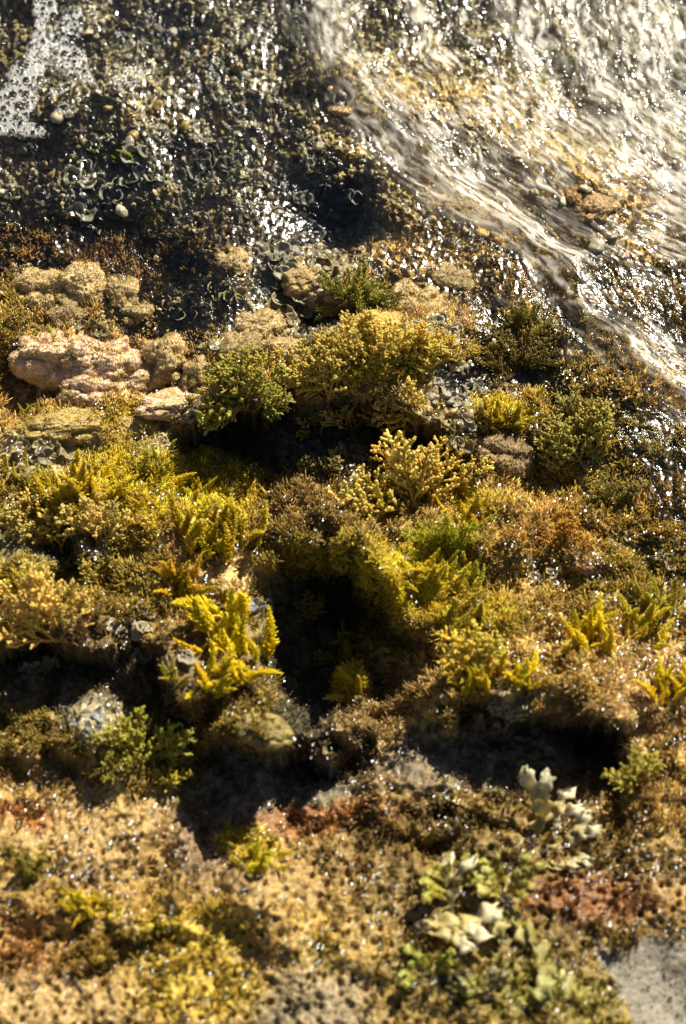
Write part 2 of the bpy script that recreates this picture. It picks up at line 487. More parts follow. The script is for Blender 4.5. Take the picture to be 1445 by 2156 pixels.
# mottling that belongs to the surface: grains, crust patches and dark specks
gr = fbm(P0[:, 0] * 120, P0[:, 1] * 120, 101, 4, .65)
lowp = sstep(1640, 1800, Vp)
C *= (1 + (.75 - .3 * lowp) * gr)[:, None]
pk = sstep(.12, .4, fbm(P0[:, 0] * 45, P0[:, 1] * 45, 111, 4, .6))[:, None]
pk = pk * (1 - .5 * lowp[:, None])
C = C * (1 - .45 * pk) + np.array(TAN) * C.mean(1, keepdims=True) / .28 * .45 * pk
cell = (cidb.ravel() - .5)[:, None]
C *= 1 + (.5 - .3 * lowp[:, None]) * cell
lowp = sstep(1640, 1800, Vp)
spk, _, sid = worley(P0[:, 0] * 260, P0[:, 1] * 260, 121)
sp = sstep(.38, .18, spk) * (sid > .55) * np.maximum(lowp, .25)
C *= (1 - .72 * sp)[:, None]
sm = np.maximum(blob(U + .8 * (uwp - U), Vp + .8 * (vwp - Vp), 1410, 2080, 105, 112, -30, .06), blob(U + .8 * (uwp - U), Vp + .8 * (vwp - Vp), 1315, 2035, 70, 30, 25, .1))[:, None]
C = C * (1 - sm) + np.array(SAND) * (1 + .35 * gr[:, None]) * (1 - .75 * sp[:, None]) * sm
dens *= (1 - sm[:, 0])
C = np.clip(C, .012, .85)

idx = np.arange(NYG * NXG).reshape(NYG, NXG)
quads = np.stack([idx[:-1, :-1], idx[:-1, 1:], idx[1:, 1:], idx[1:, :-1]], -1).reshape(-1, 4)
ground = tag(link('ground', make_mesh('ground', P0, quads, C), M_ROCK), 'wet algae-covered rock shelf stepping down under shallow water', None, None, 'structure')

G3 = P0.reshape(NYG, NXG, 3)
du = np.gradient(G3, axis=1); dv = np.gradient(G3, axis=0)
NRM = norm(np.cross(du, dv)).reshape(-1, 3)

# which rock vertex shows at a pixel of the photograph
CELL = 6
zw, zh = 1445 // CELL + 2, 2156 // CELL + 2
zb = np.full(zw * zh, -1, dtype=np.int64)
inside = np.where((U > 0) & (U < 1445) & (Vp > 0) & (Vp < 2156))[0]
order = inside[np.argsort(-Dp[inside])]
zb[(Vp[order] // CELL).astype(int) * zw + (U[order] // CELL).astype(int)] = order
def pick(u, v):
    """rock point and normal seen at photo pixel (u, v)"""
    u = min(max(u, 3), 1441); v = min(max(v, 3), 2152)
    for rad in range(0, 12):
        for dy in range(-rad, rad + 1):
            for dx in range(-rad, rad + 1):
                if max(abs(dx), abs(dy)) != rad: continue
                i, j = int(u // CELL) + dx, int(v // CELL) + dy
                if 0 <= i < zw and 0 <= j < zh and zb[j * zw + i] >= 0:
                    k = zb[j * zw + i]
                    return P0[k], NRM[k]
    return P0[0], NRM[0]
zvis = zb[zb >= 0]

# ------------------------------------------------------------------ turf: short algae that cover the rock
def turf(name, n, weight, hmin, hmax, rad, br, seed, jitter=.25, gain=1.1):
    r = np.random.default_rng(seed)
    box = (np.abs(P0[:, 0]) < .30) & (P0[:, 1] > -.47) & (P0[:, 1] < .50)
    w = weight * box
    k = r.choice(len(w), n, p=w / w.sum())
    base = np.repeat(k, br)
    Pn = P0[base] + r.normal(0, .0011, (len(base), 3))
    lean = np.repeat(r.normal(0, .35, (n, 3)), br, 0)
    D = norm(NRM[base] * .7 + np.array([0, -.1, .55]) + lean + r.normal(0, .42, (len(base), 3)))
    sz = np.repeat(r.uniform(hmin, hmax, n) ** 1.0, br) * r.uniform(.5, 1.2, len(base)) * hvar[base]
    V, F, own = clubs(Pn - D * .0006, D, sz, rad * r.uniform(.7, 1.35, len(base)), 4, ((0, .55), (.62, 1.0)))
    cc = C[base] * gain * (1 + np.repeat(r.normal(0, jitter, n), br)[:, None]) * (1 + r.normal(0, .12, (len(base), 1)))
    cc = np.clip(cc, .015, .8)
    me = make_mesh(name, V, F, cc[own])
    return tag(link(name, me, M_TURF), kind='stuff')

dens *= .15 + .85 * sstep(-.28, .12, fbm(P0[:, 0] * 48, P0[:, 1] * 48, 131, 4, .6)) * (1 - .35 * lowp)
area = np.linalg.norm(np.cross(du, dv), axis=-1).ravel() / STEP ** 2
wall = np.clip(area, 1, 14)
dens = np.maximum(dens, .10 * sstep(2.5, 5, area) * (Vp > 600)) * wall * (1 - .68 * lowp)
for cx, cy, rx, ry in [(1150, 1730, 130, 80), (940, 1910, 120, 70), (1080, 1940, 80, 90)]:
    dens *= 1 - .75 * blob(U, Vp, cx, cy, rx, ry, 0, .5)
hvar = np.clip(1 + 1.1 * fbm(P0[:, 0] * 40 + 5, P0[:, 1] * 40, 141, 3), .45, 1.9)
yellowish = C[:, 0] / (C[:, 2] + .02)
wy = dens * sstep(2.5, 7, yellowish); wt = dens * (1 - sstep(2.5, 7, yellowish))
o = turf('yellow_algae_turf', 46000, wy, .0032, .0090, .00052, 6, 201, .25, 1.35)
tag(o, 'short yellow and olive algae turf over the rock ledges', 'algae turf', None, 'stuff')
o = turf('crusty_coralline_turf', 16000, wt + .01 * (Vp > 600), .0020, .0050, .00050, 6, 202, .3, 1.2)
tag(o, 'short tan and brown crusty turf between the yellow algae', 'algae turf', None, 'stuff')

# ------------------------------------------------------------------ frond shapes (unit length along +Z)
def coral_frond(seed, nsec=13):
    r = np.random.default_rng(seed); a = Acc()
    t = np.linspace(0, 1, 9)
    bend = r.uniform(-.16, .16, 2)
    ax = np.stack([bend[0] * np.sin(t * 2.6), bend[1] * np.sin(t * 2.2), t * .93], -1)
    V, F = tube(ax, .022 * (1 - .5 * t)); a.add(V, F, (.75, .6, .45))
    P, D, L, W = [], [], [], []
    for i in range(nsec):
        q = .14 + .82 * (i + r.uniform(0, .6)) / nsec
        b = np.array([np.interp(q, t, ax[:, k]) for k in range(3)])
        ang = i * 2.4 + r.uniform(-.5, .5)
        d = norm(np.array([math.cos(ang), math.sin(ang) * .8, r.uniform(.55, 1.1)]))
        ln = (.36 * (1 - q) + .09) * r.uniform(.7, 1.15)
        tt = np.linspace(0, 1, 4)[:, None]
        sec = b + d * ln * tt + np.array([0, 0, .10]) * ln * tt ** 2
        V, F = tube(sec, .014 * np.ones(4), 4); a.add(V, F, (.85, .8, .6))
        m = max(3, int(3 + ln * 24))
        for k in range(m):
            f = .3 + .7 * (k + 1) / m
            p = sec[0] + (sec[-1] - sec[0]) * f
            an = r.uniform(0, 6.28)
            dd = norm(d * r.uniform(.35, 1.0) + np.array([math.cos(an), math.sin(an), .2]) * .8) if k < m - 1 else d
            P.append(p); D.append(dd); L.append(r.uniform(.045, .085)); W.append(r.uniform(.016, .024))
    for k in range(7):
        an = r.uniform(0, 6.28)
        P.append(ax[-1] - np.array([0, 0, .02 * k])); D.append(norm(np.array([math.cos(an), math.sin(an), 1.1]))); L.append(.07); W.append(.021)
    V, F, own = clubs(np.array(P), np.array(D), np.array(L), np.array(W), 5, ((0, .5), (.55, .95), (.88, .85)))
    a.add(V, F, r.uniform(.82, 1.15, len(P))[own][:, None] * np.array([1, 1, 1]))
    return a.mesh('coral_frond')


def fern_frond(seed, n=84, wid=.29, flat=.5):
    r = np.random.default_rng(seed); a = Acc()
    t = np.linspace(0, 1, 9)
    bend = r.uniform(-.45, .45, 2)
    ax = np.stack([bend[0] * t ** 2, bend[1] * t ** 2, t * .94], -1)
    V, F = tube(ax, .02 * (1 - .75 * t)); a.add(V, F, (.9, .75, .5))
    q = .06 + .94 * np.arange(n) / n
    b = np.stack([np.interp(q, t, ax[:, k]) for k in range(3)], -1)
    ang = np.arange(n) * 2.4 + r.normal(0, .2, n)
    ln = wid * np.clip(q / .22, .35, 1) * (1 - .86 * q ** 1.5) * r.uniform(.75, 1.15, n)
    D = norm(np.stack([np.cos(ang), np.sin(ang) * flat, np.full(n, .95) + .4 * q], -1))
    V, F, own = clubs(b, D, ln, .031 * (1 - .4 * q) * r.uniform(.7, 1.2, n), 5, ((0, .7), (.5, 1.0), (.85, .75)), .8)
    a.add(V, F, r.uniform(.8, 1.15, n)[own][:, None] * np.array([1, 1, 1]))
    # every other pinna carries a side knob
    sel = np.arange(0, n, 2)
    an2 = r.uniform(0, 6.28, len(sel))
    V, F, own = clubs(b[sel] + D[sel] * (ln[sel] * .55)[:, None], norm(D[sel] + .9 * np.stack([np.cos(an2), np.sin(an2), .3 * np.ones(len(sel))], -1)), ln[sel] * .45, .015 * np.ones(len(sel)), 4, ((0, .7), (.6, 1.0)))
    a.add(V, F, (1.05, 1.05, 1))
    return a.mesh('fern_frond')


def fine_frond(seed, nsec=11):
    r = np.random.default_rng(seed); a = Acc()
    t = np.linspace(0, 1, 9); bend = r.uniform(-.3, .3, 2)
    ax = np.stack([bend[0] * t ** 2, bend[1] * t ** 2, t * .95], -1)
    V, F = tube(ax, .016 * (1 - .5 * t)); a.add(V, F, (.6, .5, .4))
    P, D, L, W = [], [], [], []
    for i in range(nsec * 9):
        q = .1 + .9 * r.random()
        b = np.array([np.interp(q, t, ax[:, k]) for k in range(3)])
        ang = r.uniform(0, 6.28)
        P.append(b + np.array([math.cos(ang), math.sin(ang), .6]) * r.uniform(0, .12) * (1.1 - q)); D.append(norm(np.array([math.cos(ang), math.sin(ang), 1.3])))
        L.append(r.uniform(.06, .15) * (1.15 - .5 * q)); W.append(r.uniform(.010, .016))
    V, F, own = clubs(np.array(P), np.array(D), np.array(L), np.array(W), 4, ((0, .6), (.6, 1.0)))
    a.add(V, F, r.uniform(.75, 1.2, len(P))[own][:, None] * np.array([1, 1, 1]))
    return a.mesh('fine_frond')


def flat_frond(seed, wid=.16, depth=2, split=.5):
    """a forked ribbon with ragged pale ends, real thickness"""
    r = np.random.default_rng(seed); a = Acc()

    def ribbon(p, ang, ln, w0, w1, lev):
        n = 10; t = np.linspace(0, 1, n)
        curl = r.uniform(-.5, .5)
        an = ang + curl * t
        x = p[0] + np.cumsum(np.sin(an)) * ln / n; z = p[2] + np.cumsum(np.cos(an)) * ln / n
        y = p[1] + .10 * ln * np.sin(t * 3 + r.uniform(0, 3)) + .02 * np.sin(t * 11)
        w = (w0 + (w1 - w0) * t) * (1 + .25 * r.normal(0, 1, n) * (t > .3))
        m = 5
        rows = []
        for side in (1, -1):
            for j in range(m):
                s = (j / (m - 1) - .5)
                rag = r.uniform(-.07, .07) if lev == 0 else 0
                rows.append(np.stack([x + np.cos(an) * w * s, y + side * .006 + .03 * np.sin(t * 9 + s * 5) * abs(s) * 2, z - np.sin(an) * w * s + (t > .93) * rag], -1))
        V = np.stack(rows, 0)                       # (2m, n, 3)
        F = []
        order = list(range(m)) + list(range(2 * m - 1, m - 1, -1))
        for i in range(2 * m):
            A, B = order[i], order[(i + 1) % (2 * m)]
            for k in range(n - 1):
                F += [(A * n + k, B * n + k, B * n + k + 1), (A * n + k, B * n + k + 1, A * n + k + 1)]
        for j in range(m - 1):                      # close the end
            F += [(j * n + n - 1, (j + 1) * n + n - 1, (m + j + 1) * n + n - 1), (j * n + n - 1, (m + j + 1) * n + n - 1, (m + j) * n + n - 1)]
        pale = sstep(.1, .8, t) * (1.0 if lev == 0 else .15)
        c = np.array([1, 1, 1.0]) * (1 - pale[:, None]) + np.array([1.35, 1.5, 2.8]) * pale[:, None]
        a.add(V.reshape(-1, 3), np.array(F), np.tile(c, (2 * m, 1)))
        e = np.array([x[-1], y[-1], z[-1]])
        if lev > 0:
            for sgn in (-1, 1):
                ribbon(e - np.array([0, 0, .02]), an[-1] + sgn * split * r.uniform(.7, 1.3), ln * r.uniform(.6, .95), w1 * .75, w1 * .9, lev - 1)
    ribbon(np.zeros(3), 0, .36, wid * .35, wid, depth - 1)
    me = a.mesh('flat_frond', False)
    return me


def fan_mesh(seed):
    """a thin curled cup: rings of light and dark, a rolled pale rim"""
    r = np.random.default_rng(seed)
    na, nr = 26, 9
    sweep = r.uniform(3.6, 5.6); a0 = r.uniform(0, 6.28)
    th = np.linspace(0, sweep, na); q = np.linspace(.06, 1, nr)
    T, Q = np.meshgrid(th, q, indexing='ij')
    wob = 1 + .10 * np.sin(3 * T + a0) + .05 * np.sin(7 * T)
    x = Q * np.cos(T + a0) * wob; y = Q * np.sin(T + a0) * wob
    cup = r.uniform(.25, .6)
    z = cup * Q ** 2 - .22 * sstep(.82, 1, Q) * (.5 + .5 * np.sin(2 * T + 1)) + .06 * np.sin(5 * T) * Q
    top = np.stack([x, y, z], -1).reshape(-1, 3); bot = top - np.array([0, 0, .05])
    F = []
    def q4(a, b, c, d): F.append((a, b, c)); F.append((a, c, d))
    n = na * nr
    for i in range(na - 1):
        for j in range(nr - 1):
            k = i * nr + j
            q4(k, k + nr, k + nr + 1, k + 1); q4(n + k, n + k + 1, n + k + nr + 1, n + k + nr)
        k = i * nr + nr - 1; q4(k, k + nr, n + k + nr, n + k)
        k = i * nr; q4(k + nr, k, n + k, n + k + nr)
    for i in (0, na - 1):
        for j in range(nr - 1):
            k = i * nr + j
            q4(k, k + 1, n + k + 1, n + k)
    band = .72 + .35 * (np.sin(Q * 19) * .5 + .5) + .2 * sstep(.84, .95, Q)
    c = band.reshape(-1, 1) * np.array([1, 1, 1])
    return make_mesh('fan', np.concatenate([top, bot]), np.array(F), np.concatenate([c, c]))


CORAL = [coral_frond(300 + i) for i in range(5)]
FERN = [fern_frond(320 + i) for i in range(4)]
FINE = [fine_frond(340 + i) for i in range(4)]
FLAT = [flat_frond(360 + i) for i in range(4)]
FANS = [fan_mesh(380 + i) for i in range(6)]
for m in CORAL + FERN + FINE: m.materials.append(M_FROND)
for m in FLAT: m.materials.append(M_FLAT)
for m in FANS: m.materials.append(M_FAN)
KINDS = {'coral': CORAL, 'fern': FERN, 'fine': FINE, 'flat': FLAT}
def holdfast_mesh():
    bm = clubs(np.zeros((9, 3)), norm(np.stack([np.cos(np.arange(9) * .7), np.sin(np.arange(9) * .7), .15 + .5 * (np.arange(9) % 3)], -1)), np.full(9, 1.0), np.full(9, .32), 6)
    return make_mesh('holdfast', bm[0], bm[1], np.tile((1., 1, 1), (len(bm[0]), 1)))
HOLD = holdfast_mesh(); HOLD.materials.append(M_FROND)


def quat_z(d, roll):
    q = Vector(d).to_track_quat('Z', 'Y')
    return q @ Quaternion((0, 0, 1), roll)


def tuft(name, cat, label, kind, u, v, size, n, ang, spread, col, lean=.35, rad=None, group=None, lv=.25):
    """fronds grow from one holdfast; ang is their mean heading as seen in the picture (90 = up the slope)"""
    p, nn = pick(u, v)
    mpp = np.linalg.norm(p - CAM) / FPX
    root = bpy.data.objects.new(name, None); COL.objects.link(root)
    root.empty_display_size = .01
    root.location = p
    tag(root, label, cat, group or {'coral': 'knobby seaweed tufts on the rock', 'fern': 'ferny seaweed tufts on the rock', 'fine': 'fine-leaved seaweed tufts on the rock', 'flat': 'flat forked seaweed on the lower rock'}[kind])
    h = link('holdfast', HOLD, None, root); h.scale = (size * mpp * .07,) * 3; h.color = (.09, .06, .03, 1)
    rad = size * (.5 if kind == 'fern' else .28) if rad is None else rad
    meshes = KINDS[kind]
    if kind in ('coral', 'fern'): col = [min(.86, c * 1.28) for c in col]
    if kind == 'flat': p = p + nn * .006 + np.array([0, 0, .008]); root.location = p
    if kind == 'fern': n, spread, size = int(n * 1.9), spread * .7, size * .88
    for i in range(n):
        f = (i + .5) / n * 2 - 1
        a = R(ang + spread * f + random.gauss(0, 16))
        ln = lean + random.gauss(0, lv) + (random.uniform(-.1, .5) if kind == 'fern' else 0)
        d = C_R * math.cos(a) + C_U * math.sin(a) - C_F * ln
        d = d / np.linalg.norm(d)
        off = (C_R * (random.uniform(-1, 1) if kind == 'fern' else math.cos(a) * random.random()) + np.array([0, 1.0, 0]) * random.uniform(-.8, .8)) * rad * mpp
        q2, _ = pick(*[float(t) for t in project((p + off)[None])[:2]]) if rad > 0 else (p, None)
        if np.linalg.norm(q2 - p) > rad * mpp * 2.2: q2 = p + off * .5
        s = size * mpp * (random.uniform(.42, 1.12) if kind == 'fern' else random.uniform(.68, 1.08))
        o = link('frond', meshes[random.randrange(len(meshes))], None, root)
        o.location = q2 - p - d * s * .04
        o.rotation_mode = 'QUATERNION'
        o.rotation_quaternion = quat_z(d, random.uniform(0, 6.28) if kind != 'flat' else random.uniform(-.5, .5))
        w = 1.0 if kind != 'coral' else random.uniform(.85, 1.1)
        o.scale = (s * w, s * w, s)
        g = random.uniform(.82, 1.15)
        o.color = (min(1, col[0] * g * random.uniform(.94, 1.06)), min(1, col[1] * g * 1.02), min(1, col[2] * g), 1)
    return root


PY = (.60, .46, .10); BY = (.62, .47, .02); GY = (.36, .34, .04); OG = (.17, .18, .035); OB = (.22, .16, .03); PT = (.48, .36, .10); OR = (.50, .27, .03); WT = (.58, .47, .17)
S, A = 'bushy_seaweed', 'seaweed'
TUFTS = [
    # name, category, label, kind, u, v, size, n, angle, spread, colour, lean
    (S, A, 'dark green bushy seaweed with sunlit top at the left end of the long central overhang', 'coral', 520, 850, 115, 46, 120, 95, (.36, .31, .05), .5),
    (S, A, 'thick olive seaweed just right of the dark green bush on the central overhang', 'coral', 600, 820, 105, 26, 100, 75, (.42, .36, .06), .45),
    ('coral_seaweed', A, 'pale yellow knobby seaweed on the crest of the central overhang, right of the olive bush', 'coral', 690, 810, 130, 18, 110, 60, PY, .4),
    ('coral_seaweed', A, 'pale yellow knobby seaweed at the highest point of the central overhang', 'coral', 760, 770, 120, 20, 95, 65, PY, .4),
    ('coral_seaweed', A, 'dense yellow knobby seaweed on the overhang crest below the orange mound', 'coral', 830, 770, 120, 20, 85, 60, PY, .45),
    ('coral_seaweed', A, 'yellow knobby seaweed at the right end of the overhang crest, next to the pebbles', 'coral', 900, 785, 105, 14, 80, 60, (.56, .42, .06), .4),
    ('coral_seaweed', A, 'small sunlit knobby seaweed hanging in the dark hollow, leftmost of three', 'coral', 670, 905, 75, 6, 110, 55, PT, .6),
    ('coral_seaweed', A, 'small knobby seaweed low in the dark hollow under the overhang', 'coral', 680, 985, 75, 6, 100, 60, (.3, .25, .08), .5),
    ('coral_seaweed', A, 'sunlit knobby seaweed hanging in the dark hollow, middle of three', 'coral', 745, 890, 95, 8, 105, 60, PT, .6),
    ('coral_seaweed', A, 'sunlit knobby seaweed hanging at the right rim of the dark hollow', 'coral', 800, 900, 95, 8, 95, 55, PT, .6),
    ('coral_seaweed', A, 'yellow knobby seaweed against the white pebbles right of the dark hollow', 'coral', 890, 910, 110, 10, 90, 60, PY, .5),
    ('coral_seaweed', A, 'bright yellow branching sprays spread wide below the pebbles, at the right of the dark hollow', 'coral', 885, 1050, 185, 13, 112, 55, (.66, .51, .12), .35),
    ('coral_seaweed', A, 'short yellow sprays close beside the bright branching sprays, nearer the brown rock', 'coral', 920, 1030, 120, 8, 75, 45, PY, .5),
    (S, A, 'round dark green bush with yellow tips standing alone in the upper middle', 'fine', 745, 650, 100, 34, 85, 85, (.30, .28, .04), .4),
    ('coral_seaweed', A, 'small yellow knobby sprigs over the face of the round dark green bush', 'coral', 770, 620, 60, 8, 85, 75, (.42, .36, .06), .5),
    (S, A, 'dull olive brown bush at the edge of the rushing water', 'fine', 1090, 780, 105, 26, 88, 75, OB, .4),
    (S, A, 'olive tuft above the dull olive bush beside the white wave edge', 'fine', 1110, 690, 70, 16, 80, 70, (.30, .24, .04), .4),
    ('coral_seaweed', A, 'olive yellow seaweed with feathery tips at the right, leftmost of the wet group', 'coral', 1175, 985, 115, 10, 100, 40, (.40, .34, .08), .45),
    ('coral_seaweed', A, 'olive yellow seaweed with feathery tips at the right, tallest of the wet group', 'coral', 1235, 960, 125, 10, 90, 40, (.42, .34, .07), .45),
    ('coral_seaweed', A, 'olive yellow seaweed above the feathery wet group, half under water', 'coral', 1205, 890, 80, 10, 85, 60, (.44, .36, .09), .45),
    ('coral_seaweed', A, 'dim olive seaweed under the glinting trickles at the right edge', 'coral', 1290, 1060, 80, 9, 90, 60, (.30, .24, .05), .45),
    ('fern_seaweed', A, 'row of pointed yellow ferny fronds at the top of the left slope', 'fern', 140, 1055, 115, 8, 100, 45, (.60, .46, .03), .25),
    ('fern_seaweed', A, 'two tall pointed yellow fronds beside the row of ferny fronds', 'fern', 205, 1035, 105, 4, 92, 20, BY, .2),
    ('fern_seaweed', A, 'small pointed yellow fern at the left edge above the slope', 'fern', 20, 1000, 60, 4, 85, 40, (.52, .38, .03), .3),
    ('coral_seaweed', A, 'pale yellow knobby seaweed overhanging the dark pocket on the left slope', 'coral', 130, 1140, 130, 12, 125, 45, (.60, .47, .12), .5),
    ('coral_seaweed', A, 'pale yellow knobby seaweed right of the dark pocket on the left slope', 'coral', 205, 1130, 120, 12, 85, 55, (.58, .45, .12), .5),
    ('coral_seaweed', A, 'small droplet-covered knobby seaweed below the two pale ones on the left slope', 'coral', 215, 1215, 90, 9, 80, 60, (.48, .38, .08), .5),
    ('coral_seaweed', A, 'pale yellow antler-like seaweed spreading over the dark shelf at the lower left of the slope', 'coral', 120, 1335, 165, 13, 112, 48, (.64, .48, .12), .5),
    ('fine_seaweed', A, 'thin brown wiry seaweed right of the pale antler-like one', 'fine', 180, 1335, 75, 8, 80, 60, (.25, .16, .05), .5),
    ('fern_seaweed', A, 'short yellow ferny fronds at the left edge beside the antler-like seaweed', 'fern', 15, 1240, 85, 6, 80, 55, (.50, .42, .03), .4),
    ('fern_seaweed', A, 'low yellow ferny fronds at the left edge above the dark shelf', 'fern', 5, 1320, 60, 6, 75, 60, (.46, .38, .04), .4),
    ('fern_seaweed', A, 'bright yellow ferny seaweed with long pointed fronds in the centre left', 'fern', 500, 1345, 160, 11, 108, 62, (.68, .52, .01), .45),
    ('fern_seaweed', A, 'bright yellow ferny seaweed with stubby fingers below the long pointed one', 'fern', 480, 1440, 100, 16, 105, 100, (.66, .52, .015), .8),
    ('fern_seaweed', A, 'small yellow ferny tuft in front of the pale disc on the dark shelf', 'fern', 365, 1435, 60, 7, 90, 60, (.46, .36, .03), .6),
    ('fern_seaweed', A, 'bright yellow leafy clump on the lip of the deep dark hole', 'fern', 680, 1190, 90, 14, 95, 75, (.64, .49, .015), .6),
    ('fern_seaweed', A, 'dense yellow clump along the top of the hole, right of the leafy clump', 'fern', 790, 1235, 80, 12, 90, 70, (.56, .44, .02), .6),
    ('fern_seaweed', A, 'yellow clump at the middle of the hole\'s upper rim under the pale stone edge', 'fern', 870, 1225, 75, 12, 90, 70, (.58, .45, .02), .6),
    ('fern_seaweed', A, 'greenish yellow upright fronds at the right of the hole\'s rim', 'fern', 955, 1235, 85, 12, 88, 60, (.50, .42, .03), .5),
    ('fine_seaweed', A, 'fine-leaved yellow green seaweed leaning out over the dark hollow below the branching sprays', 'fine', 950, 1165, 110, 26, 105, 60, (.55, .50, .03), .5),
    ('fern_seaweed', A, 'olive yellow fronds under the rim clumps, in front of the hole\'s right wall', 'fern', 980, 1315, 90, 12, 90, 70, (.46, .36, .03), .5),
    ('coral_seaweed', A, 'bright yellow leafy seaweed with pale stems in the right middle', 'coral', 1010, 1420, 125, 10, 105, 50, (.64, .50, .07), .5),
    ('fern_seaweed', A, 'bright yellow lobed seaweed right of the pale-stemmed one', 'fern', 1070, 1435, 95, 10, 80, 60, (.66, .52, .015), .5),
    ('fern_seaweed', A, 'small yellow lobed seaweed lowest in the bright right-middle group', 'fern', 1000, 1450, 70, 8, 110, 60, (.64, .50, .02), .6),
    ('fern_seaweed', A, 'bright yellow spiky tuft alone on the tan crust at the right', 'fern', 1245, 1350, 95, 14, 88, 65, (.66, .51, .01), .5),
    ('fern_seaweed', A, 'yellow tuft with a green base near the right edge', 'fern', 1365, 1335, 85, 12, 92, 60, (.58, .46, .03), .5),
    ('fern_seaweed', A, 'bright yellow tuft cut off by the right edge on the tan crust', 'fern', 1425, 1460, 85, 12, 100, 60, (.66, .52, .02), .5),
    ('fern_seaweed', A, 'olive wet fronds at the right edge above the yellow tufts', 'fern', 1375, 1270, 80, 10, 90, 50, (.38, .33, .03), .4),
    ('coral_seaweed', A, 'shaded yellow green seaweed in front of the dark shelf at the lower left', 'coral', 310, 1600, 135, 10, 88, 55, (.42, .37, .05), .6),
    ('coral_seaweed', A, 'small yellow sprigs below and left of the shaded yellow green seaweed', 'coral', 265, 1630, 70, 7, 115, 55, (.44, .37, .06), .6),
    ('coral_seaweed', A, 'small yellow sprigs below and right of the shaded yellow green seaweed', 'coral', 345, 1655, 60, 6, 80, 60, (.56, .46, .05), .6),
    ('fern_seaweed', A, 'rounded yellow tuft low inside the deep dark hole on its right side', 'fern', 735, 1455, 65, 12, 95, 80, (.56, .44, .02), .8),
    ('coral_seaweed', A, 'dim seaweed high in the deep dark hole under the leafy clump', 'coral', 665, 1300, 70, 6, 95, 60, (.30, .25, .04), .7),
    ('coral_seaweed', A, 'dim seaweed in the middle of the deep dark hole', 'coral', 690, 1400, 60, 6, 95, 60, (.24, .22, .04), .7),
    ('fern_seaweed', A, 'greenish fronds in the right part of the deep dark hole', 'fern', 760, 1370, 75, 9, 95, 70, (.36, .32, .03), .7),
    ('flat_seaweed', A, 'pale forked flat fronds reaching right over the brown rock at the lower right', 'flat', 1110, 1800, 270, 3, 24, 14, WT, .6),
    ('flat_seaweed', A, 'short pale-tipped flat fronds below the forked ones reaching right', 'flat', 1140, 1815, 130, 6, 10, 60, WT, .6),
    ('flat_seaweed', A, 'broad cream flat frond bent to the right on the dark lower rock', 'flat', 885, 1980, 310, 3, 25, 14, WT, .6),
    ('flat_seaweed', A, 'cluster of small yellow flat fronds above the broad cream frond', 'flat', 950, 1890, 125, 8, 95, 70, (.42, .35, .03), .6),
    ('flat_seaweed', A, 'upright yellow flat fronds right of the small cluster', 'flat', 1050, 1905, 150, 7, 85, 50, (.42, .33, .04), .6),
    ('flat_seaweed', A, 'yellow strap fronds hanging down to the right from a brown stem', 'flat', 1060, 1910, 290, 3, -58, 16, (.46, .35, .06), .7),
    ('flat_seaweed', A, 'yellow drop-like fronds glinting near the bottom', 'flat', 905, 2085, 120, 7, 80, 70, (.40, .34, .03), .6),
    ('flat_seaweed', A, 'pale twisted frond standing at the bottom middle', 'flat', 1010, 2120, 110, 2, 100, 20, (.36, .29, .08), .4),
    ('fern_seaweed', A, 'thin yellow green sprig growing on the pink lump at the left', 'fern', 90, 725, 50, 3, 92, 20, (.42, .38, .05), .2),
    ('fern_seaweed', A, 'thin yellow green sprig above the left end of the central shadow', 'fern', 330, 985, 70, 5, 90, 30, (.42, .38, .04), .3),
    ('fern_seaweed', A, 'small olive tuft in the hollow at the far left below the pink lumps', 'fern', 65, 875, 45, 5, 95, 45, (.42, .34, .03), .4),
    ('fern_seaweed', A, 'small orange strap-like sprig under the brown rock at the right', 'fern', 1100, 1075, 55, 3, 85, 30, (.60, .36, .02), .3),
    ('fern_seaweed', A, 'glinting yellow fronds hanging in a sheet left of the dark hollow, left one', 'fern', 430, 1150, 120, 9, 90, 30, (.54, .40, .015), .5),
    ('fern_seaweed', A, 'glinting yellow fronds hanging in a sheet left of the dark hollow, right one', 'fern', 490, 1140, 110, 9, 85, 30, (.54, .41, .02), .5),
    ('fern_seaweed', A, 'orange yellow rounded tuft below the glinting yellow sheet', 'fern', 380, 1240, 75, 12, 95, 80, (.56, .39, .015), .6),
    ('fern_seaweed', A, 'yellow tuft of droplet-tipped fronds at the shadow\'s lower left edge', 'fern', 390, 1035, 70, 10, 95, 70, (.54, .42, .02), .5),
    ('coral_seaweed', A, 'orange red knobby seaweed in the wet crust at the right', 'coral', 1190, 1150, 75, 10, 90, 80, OR, .6),
    ('fern_seaweed', A, 'lone yellow leaf-like tuft on the purple brown rock near the bottom', 'fern', 540, 1815, 75, 9, 60, 60, (.56, .46, .015), .6),
    ('fern_seaweed', A, 'yellow leaf-like tuft lying on the pale rock at the lower left', 'fern', 175, 1915, 75, 7, 150, 40, (.62, .48, .02), .6),
    ('fern_seaweed', A, 'dull olive tuft on the pale rock above the yellow leaf-like one', 'fern', 70, 1835, 65, 9, 90, 70, (.30, .25, .03), .6),
    ('coral_seaweed', A, 'olive yellow seaweed right of the square dark hole', 'coral', 1340, 1650, 100, 9, 95, 55, (.44, .36, .06), .5),
    ('coral_seaweed', A, 'pale sprigs on the rim above the square dark hole', 'coral', 1070, 1520, 65, 7, 80, 60, (.44, .40, .22), .5),
    ('fern_seaweed', A, 'yellow seaweed tuft right of the yellow pad at the wet right side', 'fern', 1060, 890, 70, 12, 90, 80, (.50, .38, .015), .5),
    ('fern_seaweed', A, 'golden lumpy tuft beside the bright branching sprays, on its right', 'fern', 985, 1080, 70, 12, 90, 80, (.58, .43, .02), .6),
